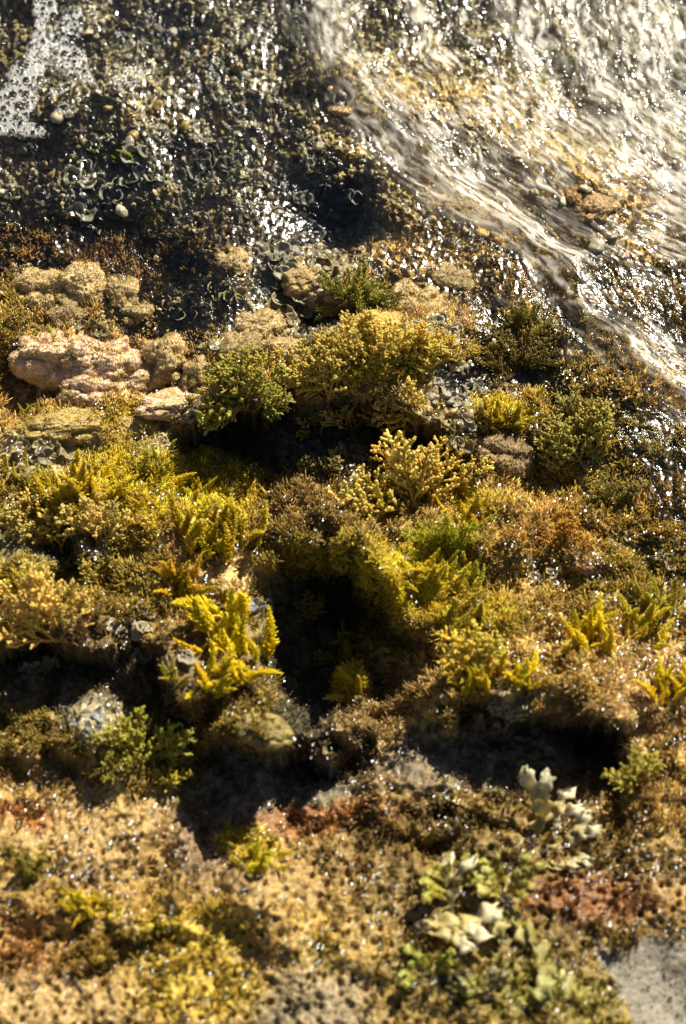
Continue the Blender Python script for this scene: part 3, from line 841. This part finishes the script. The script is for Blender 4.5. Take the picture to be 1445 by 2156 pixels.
    ('green_seaweed', A, 'bright green blades lying under the clear water at the upper left', 'fern', 250, 345, 70, 6, 160, 30, (.28, .32, .02), .2),
]
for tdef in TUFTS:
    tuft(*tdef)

# ------------------------------------------------------------------ pink and tan encrusted lumps
def lump_mesh(seed, sub=6):
    import bmesh
    bm = bmesh.new()
    bmesh.ops.create_icosphere(bm, subdivisions=sub, radius=1)
    V = np.array([v.co[:] for v in bm.verts]); F = np.array([[v.index for v in f.verts] for f in bm.faces]); bm.free()
    r = np.random.default_rng(seed); o = r.uniform(0, 50, 3)
    d = np.zeros(len(V))
    c = norm(r.normal(0, 1, (95, 3)))
    dist = np.sqrt(((V[:, None] - c[None]) ** 2).sum(-1)); dmin = dist.min(1)
    d += .20 * np.sqrt(np.clip(1 - (dmin / .30) ** 2, 0, 1))
    d += .16 * perlin(V[:, 0] * 1.6 + o[0], V[:, 1] * 1.6 + V[:, 2] * 1.1 + o[1], seed)
    d += .05 * perlin(V[:, 0] * 6 + o[0], V[:, 1] * 7 + V[:, 2] * 5 + o[1], seed + 1)
    d += .03 * perlin(V[:, 0] * 15 + V[:, 2] * 9, V[:, 1] * 15 - V[:, 2] * 11, seed + 2)
    W = V * (1 + d - .08)[:, None]
    k = 1 + .28 * perlin(V[:, 0] * 3.1 + o[2], V[:, 1] * 3.1 + V[:, 2] * 2 + o[0], seed + 4)
    yel = sstep(.05, .35, perlin(V[:, 0] * 2.2 + o[1], V[:, 1] * 2.2 + V[:, 2] * 2 + o[2], seed + 5))[:, None]
    c = k[:, None] * (np.array([1, 1, 1.0]) * (1 - .75 * yel) + .75 * yel * np.array([.62, .62, .25]))
    nn = norm(W)
    kk = r.choice(len(W), 3800, replace=False)
    cV, cF, own = clubs(W[kk], norm(nn[kk] + r.normal(0, .45, (3800, 3))), r.uniform(.03, .08, 3800), r.uniform(.011, .020, 3800), 4, ((0, .7), (.6, 1.0)))
    cC = c[kk] * r.uniform(.75, 1.25, (3800, 1))
    return make_mesh('lump', np.concatenate([W, cV]), np.concatenate([F, cF + len(W)]), np.concatenate([c, cC[own]]))


LUMPS = [lump_mesh(400 + i) for i in range(6)]
for m in LUMPS: m.materials.append(M_CRUST)
LP = (.64, .42, .23); LT = (.46, .31, .115); LB = (.30, .20, .06); LY = (.42, .28, .05)
for i, (u, v, rx, ry, rz, col, label) in enumerate([
    (105, 755, 75, 40, 55, LP, 'pink beige knobbly lump with a yellow sprig, farthest left of the pink lumps'),
    (215, 765, 80, 42, 60, LP, 'brightest pink beige knobbly lump in the middle of the left lumps'),
    (195, 830, 62, 38, 50, LP, 'pink beige lump in front of the brightest one, tilted down to the right'),
    (285, 800, 60, 32, 34, LP, 'low pink lump under the trickling glints'),
    (350, 765, 62, 48, 62, LT, 'tall tan furrowed lump right of the pink ones'),
    (425, 795, 36, 34, 46, LT, 'small tan lump between the furrowed one and the dark green bush'),
    (365, 850, 70, 26, 24, LP, 'flat pink slab left of the dark green bush'),
    (490, 830, 45, 26, 26, LP, 'pink lump peeping out behind the dark green bush'),
    (80, 615, 60, 42, 52, LT, 'fuzzy tan lump at the left edge below the dark brown weed'),
    (165, 610, 66, 46, 58, LT, 'large fuzzy tan lump below the dark brown weed'),
    (255, 620, 48, 38, 44, LT, 'fuzzy tan lump beside the glinting trickle below the brown weed'),
    (145, 670, 48, 34, 36, LB, 'brown fuzzy lump under the large tan one'),
    (290, 665, 42, 36, 36, LB, 'dull brown lump behind the ringed discs'),
    (545, 690, 55, 36, 40, LT, 'rounded tan lump left of the round dark bush'),
    (505, 745, 62, 40, 46, LB, 'wide brown lump above the dark green bush'),
    (600, 745, 60, 30, 34, LT, 'tan lump leading up to the crest of the overhang'),
    (490, 560, 42, 34, 36, LT, 'small tan lump under the dark wet hollow of the upper left'),
    (640, 590, 40, 30, 30, LT, 'tan lump left of the round dark bush, under water'),
    (785, 705, 75, 40, 40, (.50, .33, .06), 'smooth orange mound on top of the overhang'),
    (880, 640, 62, 44, 44, LT, 'round tan lump right of the round dark bush'),
    (950, 600, 55, 40, 40, LB, 'brown lump under the edge of the rushing water'),
    (1255, 440, 40, 32, 32, (.42, .26, .10), 'round orange tan stone standing clear in the shallow water at the upper right'),
    (1210, 425, 24, 26, 28, (.44, .24, .07), 'small orange stone beside the round orange tan stone'),
    (1300, 635, 26, 28, 30, LT, 'pale tan stone in the dark water right of the white wave edge'),
    (720, 245, 45, 34, 34, (.40, .24, .09), 'orange brown stone under the rushing water near the top'),
    (318, 466, 18, 13, 13, (.60, .38, .03), 'bright yellow pebble in the dark wet hollow of the upper left'),
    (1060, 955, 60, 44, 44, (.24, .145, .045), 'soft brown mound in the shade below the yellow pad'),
    (120, 900, 90, 34, 30, LY, 'yellowish low mound below the pink lumps'),
    (270, 900, 80, 32, 30, LY, 'yellow tan low mound above the yellow slope'),
    (560, 1540, 52, 30, 24, (.26, .19, .04), 'low olive stone with a bright glint between the two dark holes'),
    (820, 1180, 55, 14, 16, LP, 'thin pale stone edge sticking out above the deep dark hole'),
    (1230, 1180, 42, 26, 26, (.34, .17, .06), 'rusty rounded lump over a small black hole'),
]):
    p, nn = pick(u, v)
    mpp = np.linalg.norm(p - CAM) / FPX
    o = link('encrusted_stone', LUMPS[i % 6])
    o.scale = (rx * mpp * 1.05, ry * mpp * 1.35, rz * mpp * 1.0)
    o.rotation_euler = (random.uniform(-.2, .2), random.uniform(-.2, .2), random.uniform(-.4, .4))
    o.location = p + np.array([0, .3 * ry * mpp, -.36 * rz * mpp])
    o.color = (*col, 1)
    tag(o, label, 'stone', 'encrusted stones on the shelf')

# ------------------------------------------------------------------ disc algae in clumps
FA = (.36, .29, .13); FB = (.30, .22, .075); FW = (.56, .48, .30)
for (u, v, ru, rv, n, rpx, col, label) in [
    (195, 685, 40, 32, 13, 15, FB, 'clump of ringed grey discs between the fuzzy tan and pink lumps'),
    (400, 650, 60, 36, 22, 16, FA, 'large clump of pale wet discs under the glinting trickles'),
    (470, 620, 50, 26, 14, 15, FA, 'pale discs right of the large wet clump'),
    (610, 640, 42, 38, 14, 19, FA, 'clump with one big curled pale disc left of the round dark bush'),
    (440, 720, 50, 24, 12, 14, (.27, .26, .17), 'greenish grey discs between the tan lumps'),
    (100, 945, 60, 26, 14, 16, FA, 'pale discs in the yellow ground at the far left'),
    (330, 940, 46, 22, 10, 15, FW, 'bright pale discs left of the central shadow'),
    (230, 935, 40, 20, 8, 15, FA, 'few pale discs above the pointed yellow fronds'),
    (945, 790, 40, 34, 16, 14, (.44, .40, .30), 'pale pebble-like discs right of the overhang crest'),
    (985, 850, 38, 52, 22, 14, (.46, .41, .30), 'dense column of pale pebble-like discs right of the yellow seaweed'),
    (970, 930, 30, 30, 10, 13, FA, 'lower end of the pale discs, in half shade'),
    (930, 700, 60, 30, 18, 14, (.42, .38, .26), 'tan discs above the crest under running water'),
    (1010, 640, 60, 34, 18, 14, FB, 'dull discs under the edge of the rushing water'),
    (270, 1325, 34, 20, 6, 17, FW, 'white curled discs on the dark shelf'),
    (295, 1285, 24, 14, 4, 15, (.42, .34, .18), 'two tan curled discs above the white ones'),
    (300, 1390, 16, 14, 3, 17, FW, 'single round pale disc on the dark shelf left of the ferny seaweed'),
    (388, 1395, 12, 12, 2, 15, FW, 'single round pale disc close to the ferny seaweed'),
    (80, 1410, 40, 20, 6, 14, FA, 'small grey discs in the dark at the far left'),
    (1380, 920, 44, 60, 22, 16, FB, 'grey discs beside the trickles at the right edge'),
    (1410, 1180, 30, 50, 12, 15, FA, 'grey discs with glints at the right edge below the trickles'),
    (1310, 1110, 60, 40, 18, 13, FA, 'wet grey discs under the trickles at the right'),
    (1140, 1200, 40, 24, 9, 13, FW, 'shiny pale discs left of the small black hole'),
    (1040, 1185, 40, 24, 8, 13, (.44, .36, .22), 'tan discs right of the fine-leaved seaweed'),
    (570, 1270, 26, 22, 5, 14, (.3, .32, .3), 'grey discs in the shade right of the ferny seaweed'),
    (170, 1510, 40, 26, 6, 17, (.28, .28, .22), 'grey discs around a hole in the shaded olive rock'),
    (690, 450, 70, 60, 26, 17, (.18, .17, .13), 'dark grey discs in the wet hollow in the upper middle'),
    (580, 550, 60, 34, 16, 17, (.28, .26, .18), 'grey discs under the drips of the upper middle'),
    (200, 410, 60, 50, 18, 20, (.25, .24, .16), 'large grey green discs under the clear water at the left'),
    (300, 360, 50, 40, 14, 20, (.32, .30, .21), 'pale grey shell-like discs beside the green blades'),
    (420, 330, 70, 50, 20, 17, (.22, .20, .14), 'grey discs under the clear water in the upper middle'),
    (70, 290, 50, 30, 10, 18, (.22, .20, .14), 'grey discs just below the foam'),
]:
    p, nn = pick(u, v)
    root = bpy.data.objects.new('disc_alga_clump', None); COL.objects.link(root); root.location = p; root.empty_display_size = .01
    tag(root, label, 'disc algae', 'clumps of disc algae')
    for i in range(n):
        a, q = random.uniform(0, 6.28), math.sqrt(random.random())
        p2, n2 = pick(u + ru * q * math.cos(a), v + rv * q * math.sin(a))
        mpp = np.linalg.norm(p2 - CAM) / FPX
        d = norm(np.array([random.gauss(0, .4), -.35 + random.gauss(0, .35), .8]) + .4 * n2)
        s = rpx * mpp * random.uniform(.7, 1.25)
        o = link('fan', FANS[random.randrange(6)], None, root)
        o.rotation_mode = 'QUATERNION'; o.rotation_quaternion = quat_z(d, random.uniform(0, 6.28))
        o.scale = (s, s, s); o.location = p2 - p + d * s * .25
        g = random.uniform(.75, 1.25)
        o.color = (min(1, col[0] * g), min(1, col[1] * g), min(1, col[2] * g * random.uniform(.9, 1.1)), 1)

# ------------------------------------------------------------------ rubble under the clear water
def pebble_mesh(seed):
    import bmesh
    bm = bmesh.new(); bmesh.ops.create_icosphere(bm, subdivisions=3, radius=1)
    V = np.array([v.co[:] for v in bm.verts]); F = np.array([[v.index for v in f.verts] for f in bm.faces]); bm.free()
    d = .28 * perlin(V[:, 0] * 1.3 + seed, V[:, 1] * 1.3 + V[:, 2], seed) + .1 * perlin(V[:, 0] * 4, V[:, 1] * 4 + V[:, 2] * 3 + seed, seed)
    W = V * (1 + d)[:, None] * np.array([1, .85, .6])
    return make_mesh('pebble', W, F, np.tile((1 + .3 * perlin(V[:, 0] * 3, V[:, 1] * 3 + seed, 3))[:, None], (1, 3)))
PEBS = [pebble_mesh(i) for i in range(6)]
for m in PEBS: m.materials.append(M_PEB)
PCOL = [(.23, .19, .11), (.16, .13, .075), (.29, .22, .10), (.32, .20, .06), (.16, .11, .045), (.34, .28, .17), (.26, .185, .035), (.19, .17, .12)]
def pebble(u, v, s, label, grp):
    p, nn = pick(u, v); mpp = np.linalg.norm(p - CAM) / FPX
    o = link('pebble', PEBS[random.randrange(6)])
    k = s * mpp * random.uniform(.7, 1.3)
    o.scale = (k, k, k * random.uniform(.7, 1.1)); o.location = p + nn * k * .2
    o.rotation_euler = (random.gauss(0, .5), random.gauss(0, .5), random.uniform(0, 6))
    c = PCOL[random.randrange(len(PCOL))]; o.color = (*c, 1)
    tag(o, label, 'pebble', grp)
for i in range(150):
    while True:
        u, v = random.uniform(0, 760), random.uniform(20, 560)
        if v < 470 + u * .1: break
    pebble(u, v, random.uniform(9, 17), 'small dull pebble among many under the clear rippled water', 'pebbles under the clear water')
for i in range(60):
    pebble(random.uniform(1080, 1445), random.uniform(380, 760), random.uniform(9, 17), 'small pebble among others under the shallow water right of the white wave edge', 'pebbles right of the wave edge')
for i in range(60):
    pebble(random.gauss(960, 45), random.gauss(810, 70), random.uniform(8, 13), 'small pebble among others packed between the pale discs right of the overhang crest', 'pebbles beside the overhang crest')

# loose shell grit: far too much to count
r = np.random.default_rng(77)
cand = np.where((U > -20) & (U < 1465) & (Vp > -30) & (Vp < 760))[0]
wgt = sstep(760, 480, vwp[cand] - .12 * uwp[cand]) * (.35 + .65 * (uwp[cand] < 800))
k = r.choice(cand, 7000, p=wgt / wgt.sum())
n = len(k)
D = norm(NRM[k] * .6 + r.normal(0, .45, (n, 3)) + np.array([0, -.25, .5]))
rad = r.uniform(.0013, .0038, n)
DD, A_, B_ = frame_of(D)
S_ = 8; ang = np.arange(S_) * 2 * math.pi / S_
ctr = P0[k] + D * .001
ring1 = ctr[:, None] + (A_[:, None] * np.cos(ang)[None, :, None] + B_[:, None] * np.sin(ang)[None, :, None]) * rad[:, None, None] * r.uniform(.8, 1.15, (n, S_, 1))
top = ring1 * .6 + ctr[:, None] * .4 + D[:, None] * rad[:, None, None] * r.uniform(-.25, .4, (n, 1, 1))
low_ = ring1 - D[:, None] * rad[:, None, None] * .22
tip = (ctr + D * rad[:, None] * r.uniform(-.2, .4, (n, 1)))[:, None]
VV = np.concatenate([low_, ring1, top, tip], 1)
T = []
for rr in range(2):
    for s_ in range(S_):
        a_, b_ = rr * S_ + s_, rr * S_ + (s_ + 1) % S_
        T += [(a_, b_, b_ + S_), (a_, b_ + S_, a_ + S_)]
for s_ in range(S_): T.append((2 * S_ + s_, 2 * S_ + (s_ + 1) % S_, 3 * S_))
T = np.array(T)
FF = (T[None] + (np.arange(n) * (3 * S_ + 1))[:, None, None]).reshape(-1, 3)
pal = np.array(PCOL + [(.27, .26, .20), (.19, .18, .14), (.36, .23, .06), (.10, .095, .07)])
cc = (pal[r.integers(0, len(pal), n)] * .55 + .6 * C[k]) * r.uniform(.7, 1.25, (n, 1))
M_GRIT = wet_material('grit', nscale=500, bump=.2, rough=.35, coat=.8, crough=.12, trans=.15)
tag(link('shell_grit', make_mesh('shell_grit', VV.reshape(-1, 3), FF, np.repeat(cc, 3 * S_ + 1, 0)), M_GRIT), 'loose grey and brown shell grit under the water', 'grit', None, 'stuff')

# ------------------------------------------------------------------ water running over the rock
FRONT = np.array([(-400, 560), (0, 690), (130, 720), (260, 800), (400, 930), (480, 1040), (560, 1165), (680, 1240), (760, 1330), (850, 1445), (1000, 1640)], float)  # v -> u of the wave edge
def flow(u, v):
    fu = np.interp(v, FRONT[:, 0], FRONT[:, 1])
    return u - fu, v
wx = np.arange(-.325, .325, .0011); wy_ = np.arange(-.14, .58, .0011)
WX, WY = np.meshgrid(wx, wy_)
ix = np.searchsorted(gx, wx).clip(0, NXG - 1); iy = np.searchsorted(gy, wy_).clip(0, NYG - 1)
ZT = Z[np.ix_(iy, ix)]
ZS = box_blur(ZT, 9, 3)
wz0 = KSL * np.clip(WY, -.6, .8)
PW = np.stack([WX, WY, ZS], -1).reshape(-1, 3)
wu, wv, _ = project(PW); wu = wu.reshape(WX.shape); wv = wv.reshape(WX.shape)
fn, fs = flow(wu + 25 * fbm(WX * 25, WY * 25, 501, 3), wv)
VMAX = np.array([(-200, 560), (0, 590), (150, 640), (300, 740), (430, 800), (560, 690), (660, 600), (720, 560), (850, 690), (960, 820), (1100, 850), (1250, 1000), (1380, 1200), (1600, 1260)], float)
dv_ = (np.interp(wu, VMAX[:, 0], VMAX[:, 1]) + 70 * fbm(WX * 20, WY * 20, 503, 3) - wv)
depth = np.clip(dv_ / 110, -1, 1) * .0065 + .0005
# the pushed-up edge of the wave and the swift part behind it
edge = np.exp(-(np.where(fn > 0, fn / 75, fn / 26)) ** 2) * sstep(-100, 350, fs)
swift = sstep(-130, 110, fn + 40 + 110 * fbm(wu / 110, wv / 110, 505, 3)) * sstep(900, 500, wv - .35 * (wu - 900))
calm = 1 - sstep(-120, 0, fn)
c1, s1 = math.cos(R(-34)), math.sin(R(-34))
al = fn * .35 + fs                                   # along the current, px
rip = .0012 * fbm(fn / 20, fs / 36, 511, 4, .6) * (.5 + .9 * swift) + .0009 * fbm(wu / 16, wv / 26, 521, 3) * (calm + .25)
rip += .0035 * swift * fbm(fn / 95, fs / 190, 531, 3)
ZW = ZS + depth + edge * .006 + rip
foam = np.zeros_like(ZW)  # white laid on for foam and for sun glints drawn out by motion
st1 = fbm(fn / 13 + .5 * fbm(wu / 60, wv / 60, 507, 2), fs / 30, 541, 4, .62); st2 = fbm(fn / 70, fs / 190, 551, 3)
foam += .9 * sstep(.06, .40, st1 + .9 * st2 + .12 * np.clip((wu - 900) / 500, -1, 1)) * swift
for cx, cy, rx, ry, rot, a in [(700, 50, 30, 80, 10, .9), (770, 220, 40, 110, -25, .5), (1230, 120, 60, 120, -25, .45), (1390, 120, 80, 160, -20, .6), (1380, 330, 110, 100, 0, .6),
                               (1000, 250, 120, 22, -22, .8), (950, 400, 70, 50, 30, .7), (1030, 330, 90, 60, 30, .5), (850, 280, 40, 80, -25, .55), (1430, 420, 40, 60, 0, .9), (1100, 60, 40, 90, -20, .5), (1190, 300, 80, 50, 0, .5)]:
    foam += 1.25 * a * blob(wu, wv, cx, cy, rx, ry, rot, .9) * sstep(-.55, .3, st1 + .3 * st2)
foam += edge * sstep(330, 480, wv) * sstep(-.4, .25, st1 + .5 * st2) * 1.0
foam *= np.clip(depth / .003, 0, 1)
foam *= 1 - .75 * blob(wu, wv, 1270, 460, 110, 80, 0, .5)
foam *= 1 - .85 * blob(wu, wv, 1330, 640, 150, 90, 10, .6)
keep = (ZW > ZT - .004) & (depth > -.0045)
widx = np.arange(ZW.size).reshape(ZW.shape)
q_ = np.stack([widx[:-1, :-1], widx[:-1, 1:], widx[1:, 1:], widx[1:, :-1]], -1).reshape(-1, 4)
kq = keep.ravel()[q_].all(1)
q_ = q_[kq]
used = np.unique(q_); remap = np.full(ZW.size, -1); remap[used] = np.arange(len(used))
VW = np.stack([WX, WY, ZW], -1).reshape(-1, 3)[used]
me = make_mesh('water', VW, remap[q_], None, True, np.stack([fn.ravel()[used] / 100, fs.ravel()[used] / 100], -1), {'foam': np.clip(foam.ravel()[used], 0, 1), 'swift': np.clip(swift.ravel()[used], 0, 1), 'chop': np.clip((.12 + .9 * sstep(.0, .4, fbm(fn / 34, fs / 120, 561, 3) + .3 * swift)).ravel()[used], 0, 1)})

m, t, out = nt('running_water')
uvn = node(t, 'ShaderNodeUVMap', uv_map='UVMap')
mp = node(t, 'ShaderNodeMapping'); mp.inputs['Scale'].default_value = (10, 4.6, 1)
t.links.new(uvn.outputs[0], mp.inputs[0])
ns = noise(t, 1.0, 2, .5, mp.outputs[0])
tc = node(t, 'ShaderNodeTexCoord')
ni = noise(t, 240, 3, .55, tc.outputs['Object'])
sw = node(t, 'ShaderNodeAttribute', attribute_name='swift'); fo = node(t, 'ShaderNodeAttribute', attribute_name='foam')
mixh = node(t, 'ShaderNodeMix', data_type='FLOAT')
t.links.new(sw.outputs['Fac'], mixh.inputs[0]); t.links.new(ni.outputs['Fac'], mixh.inputs[2]); t.links.new(ns.outputs['Fac'], mixh.inputs[3])
bp = node(t, 'ShaderNodeBump'); bp.inputs['Strength'].default_value = .8; bp.inputs['Distance'].default_value = .0022
t.links.new(mixh.outputs[0], bp.inputs['Height'])
ch = node(t, 'ShaderNodeAttribute', attribute_name='chop'); t.links.new(ch.outputs['Fac'], bp.inputs['Strength'])
fr = node(t, 'ShaderNodeFresnel', i_IOR=1.36); t.links.new(bp.outputs[0], fr.inputs['Normal'])
gl = node(t, 'ShaderNodeBsdfAnisotropic'); gl.distribution = 'GGX'; gl.inputs['Roughness'].default_value = .15
t.links.new(bp.outputs[0], gl.inputs['Normal'])
tr = node(t, 'ShaderNodeBsdfTransparent'); tr.inputs[0].default_value = (.97, .97, .93, 1)
mx = node(t, 'ShaderNodeMixShader')
t.links.new(fr.outputs[0], mx.inputs[0]); t.links.new(tr.outputs[0], mx.inputs[1]); t.links.new(gl.outputs[0], mx.inputs[2])
df = node(t, 'ShaderNodeBsdfDiffuse'); df.inputs[0].default_value = (.86, .81, .71, 1)
tl = node(t, 'ShaderNodeBsdfTranslucent'); tl.inputs[0].default_value = (.86, .81, .71, 1)
md = node(t, 'ShaderNodeMixShader'); md.inputs[0].default_value = .45
t.links.new(df.outputs[0], md.inputs[1]); t.links.new(tl.outputs[0], md.inputs[2])
# fine streaks break the foam and painted glints up along the current
mp2 = node(t, 'ShaderNodeMapping'); mp2.inputs['Scale'].default_value = (7, 3.2, 1); t.links.new(uvn.outputs[0], mp2.inputs[0])
nf = noise(t, 1.0, 2, .5, mp2.outputs[0])
fr2 = ramp(t, nf.outputs['Fac'], .38, .62, .05, 1.25)
mm = node(t, 'ShaderNodeMath', operation='MULTIPLY', use_clamp=True); t.links.new(fr2, mm.inputs[0]); t.links.new(fo.outputs['Fac'], mm.inputs[1])
m2 = node(t, 'ShaderNodeMath', operation='MULTIPLY'); m2.inputs[1].default_value = .95; t.links.new(mm.outputs[0], m2.inputs[0])
m3 = node(t, 'ShaderNodeMixShader'); t.links.new(m2.outputs[0], m3.inputs[0]); t.links.new(mx.outputs[0], m3.inputs[1]); t.links.new(md.outputs[0], m3.inputs[2])
t.links.new(m3.outputs[0], out.inputs[0])
M_WATER = m
tag(link('water', me, M_WATER), 'clear shallow water with white running streaks over the rock', None, None, 'structure')

# ------------------------------------------------------------------ droplets and froth
m, t, out = nt('droplet')
fr = node(t, 'ShaderNodeFresnel', i_IOR=1.4)
gl = node(t, 'ShaderNodeBsdfAnisotropic'); gl.distribution = 'GGX'; gl.inputs['Roughness'].default_value = .2
tr = node(t, 'ShaderNodeBsdfTransparent'); tr.inputs[0].default_value = (.97, .97, .96, 1)
mx = node(t, 'ShaderNodeMixShader')
t.links.new(fr.outputs[0], mx.inputs[0]); t.links.new(tr.outputs[0], mx.inputs[1]); t.links.new(gl.outputs[0], mx.inputs[2]); t.links.new(mx.outputs[0], out.inputs[0])
M_DROP = m
def ico(sub):
    import bmesh
    bm = bmesh.new(); bmesh.ops.create_icosphere(bm, subdivisions=sub, radius=1)
    V = np.array([v.co[:] for v in bm.verts]); F = np.array([[v.index for v in f.verts] for f in bm.faces]); bm.free()
    return V, F
IV, IF = ico(2)
def spheres(name, P, rad):
    n = len(P)
    V = (P[:, None] + IV[None] * rad[:, None, None]).reshape(-1, 3)
    F = (IF[None] + (np.arange(n) * len(IV))[:, None, None]).reshape(-1, 3)
    return make_mesh(name, V, F)
r = np.random.default_rng(55)
vis = zvis
clus = sstep(-.1, .45, fbm(P0[vis, 0] * 34, P0[vis, 1] * 34, 601, 3))
wv_ = (.12 + clus) * sstep(560, 760, Vp[vis]) * (1 - .6 * sstep(1950, 2100, Vp[vis])) * (1 - sm[vis, 0])
for cx, cy, rx, ry, a in [(430, 1080, 90, 110, 3), (160, 1170, 110, 90, 1.5), (1200, 1130, 120, 90, 2), (310, 800, 150, 40, 2.5), (1000, 1350, 350, 150, .8), (200, 1800, 200, 100, .8), (1300, 1420, 150, 120, 1), (1180, 920, 90, 90, 2)]:
    wv_ = wv_ * (1 + a * blob(Vp[vis] * 0 + U[vis], Vp[vis], cx, cy, rx, ry, 0, .8))
k = r.choice(vis, 4200, p=wv_ / wv_.sum())
rad = r.uniform(.0006, .0015, len(k)) * np.where(r.random(len(k)) < .15, 1.7, 1)
nd = norm(np.array([.26, -.10, .96]) + .15 * NRM[k] + r.normal(0, .10, (len(k), 3)))  # flat drops added for their glints, turned to mirror the sun
def caps(name, P, N, rad, flat=.32):
    D, A, B = frame_of(N)
    V = P[:, None] + (A[:, None] * IV[None, :, 0:1] + B[:, None] * IV[None, :, 1:2] + D[:, None] * IV[None, :, 2:3] * flat) * rad[:, None, None]
    F = (IF[None] + (np.arange(len(P)) * len(IV))[:, None, None]).reshape(-1, 3)
    return make_mesh(name, V.reshape(-1, 3), F)
tag(link('glint_droplets', caps('glint_droplets', P0[k] + NRM[k] * (.0015 + .0055 * np.clip(dens[k] * .6, 0, 1))[:, None] + np.array([0, -.001, .0015]), nd, rad), M_DROP), 'tiny water drops added for glints on the wet algae', 'droplets', None, 'stuff')

# the patch of froth at the upper left: a white film full of holes, a bubble in each large hole
m, t, out = nt('froth')
df = node(t, 'ShaderNodeBsdfDiffuse'); df.inputs[0].default_value = (.60, .59, .56, 1)
tl = node(t, 'ShaderNodeBsdfTranslucent'); tl.inputs[0].default_value = (.60, .59, .56, 1)
gl = node(t, 'ShaderNodeBsdfAnisotropic'); gl.inputs['Roughness'].default_value = .2
tp = node(t, 'ShaderNodeBsdfTransparent')
a1 = node(t, 'ShaderNodeMixShader'); a1.inputs[0].default_value = .3; t.links.new(df.outputs[0], a1.inputs[1]); t.links.new(tl.outputs[0], a1.inputs[2])
a2 = node(t, 'ShaderNodeMixShader'); a2.inputs[0].default_value = .05; t.links.new(a1.outputs[0], a2.inputs[1]); t.links.new(gl.outputs[0], a2.inputs[2])
a3 = node(t, 'ShaderNodeMixShader'); a3.inputs[0].default_value = .45; th = node(t, 'ShaderNodeAttribute', attribute_name='thin'); t.links.new(ramp(t, th.outputs['Fac'], 0, 1, .82, .30), a3.inputs[0])
t.links.new(a2.outputs[0], a3.inputs[1]); t.links.new(tp.outputs[0], a3.inputs[2])
t.links.new(a3.outputs[0], out.inputs[0])
M_FROTH = m
def wpoint(u, v):
    d = np.hypot(wu - u, wv - v); j = int(np.argmin(d))
    return np.array([WX.ravel()[j], WY.ravel()[j], ZW.ravel()[j]])
FR = [
    ('long white froth strip with dark bubbles along the left edge', [(95, 20, 26, 30, 0), (82, 75, 14, 50, 5), (80, 120, 26, 50, 10), (55, 165, 38, 36, 20), (35, 215, 44, 40, 0), (15, 255, 44, 36, 0), (60, 275, 36, 16, 10)]),
    ('white froth patch with dark bubbles right of the long strip', [(150, 55, 26, 40, 20), (128, 95, 32, 44, 0), (150, 130, 36, 34, 20), (175, 160, 26, 14, 35), (130, 190, 36, 10, -25)]),
    ('tiny group of froth bubbles below the froth patch', [(140, 232, 22, 14, 10)]),
    ('small spatter of froth right of the froth patch', [(280, 160, 22, 26, 30), (245, 175, 16, 12, 0)]),
]
fx = np.arange(-.32, -.12, .00035); fy = np.arange(.25, .56, .00035)
FX, FY = np.meshgrid(fx, fy)
jx = np.clip(((FX - wx[0]) / .0011).astype(int), 0, len(wx) - 1); jy = np.clip(((FY - wy_[0]) / .0011).astype(int), 0, len(wy_) - 1)
FZ = box_blur(ZW, 7, 2)[jy, jx] + .0022
fu, fv, _ = project(np.stack([FX, FY, FZ], -1).reshape(-1, 3)); fu = fu.reshape(FX.shape); fv = fv.reshape(FX.shape)
nz = fbm(FX * 130, FY * 130, 701, 4, .6)
w1, w2, wc = worley(fu / 7.5, fv / 7.5, 711); x1, x2, xc = worley(fu / 3.6, fv / 3.6, 721)
for label, blobs in FR:
    msk = np.zeros_like(FX)
    for b in blobs: msk = np.maximum(msk, blob(fu, fv, *b, .5))
    field = msk + .46 * nz
    inside = field > .42
    rr = random.Random(5); bubbles = []
    cand = np.argwhere(field > .48)
    for tries in range(2500):
        if not len(cand) or len(bubbles) > 60: break
        a_, b_ = cand[rr.randrange(len(cand))]
        c_ = (fu[a_, b_], fv[a_, b_]); rad_ = 2.6 + 7.5 * rr.random() ** 2.6
        if all(math.hypot(c_[0] - q[0], c_[1] - q[1]) > rad_ + q[2] + 1 for q in bubbles):
            bubbles.append((c_[0], c_[1], rad_, FX[a_, b_], FY[a_, b_], FZ[a_, b_]))
    hole = np.zeros_like(inside); rim = np.zeros_like(FX)
    for q in bubbles:
        d = np.hypot(fu - q[0], fv - q[1]); hole |= d < q[2]; rim += np.exp(-((d - q[2] - .8) / .9) ** 2)
    small = (w1 < .24) & (wc > .5)
    ok = inside & ~hole & ~small
    H = FZ + .0006 + .0009 * np.clip(rim, 0, 1.3) + .0008 * np.clip((field - .42) * 3, 0, 1) + .0005 * np.sqrt(np.clip(1 - x1 * x1 * 2, 0, 1))
    fi = np.arange(FX.size).reshape(FX.shape)
    q4 = np.stack([fi[:-1, :-1], fi[:-1, 1:], fi[1:, 1:], fi[1:, :-1]], -1).reshape(-1, 4)
    q4 = q4[ok.ravel()[q4].all(1)]
    if not len(q4): continue
    us = np.unique(q4); rm = np.full(FX.size, -1); rm[us] = np.arange(len(us))
    fr_o = tag(link('froth_patch', make_mesh('froth_patch', np.stack([FX, FY, H], -1).reshape(-1, 3)[us], rm[q4], attrs={'thin': np.clip((field.ravel()[us] - .42) * 2.6, 0, 1)}), M_FROTH), label, 'froth', 'froth patches on the water')
    BUB = bpy.data.meshes.get('bubble_shape')
    if BUB is None:
        BUB = make_mesh('bubble_shape', IV * np.array([1, 1, .8]), IF); BUB.materials.append(M_DROP)
    for q in bubbles:
        b = link('bubble', BUB, None, fr_o); b.location = (q[3], q[4], q[5] + .0004); s_ = q[2] / 2890 * 1.05; b.scale = (s_, s_, s_)
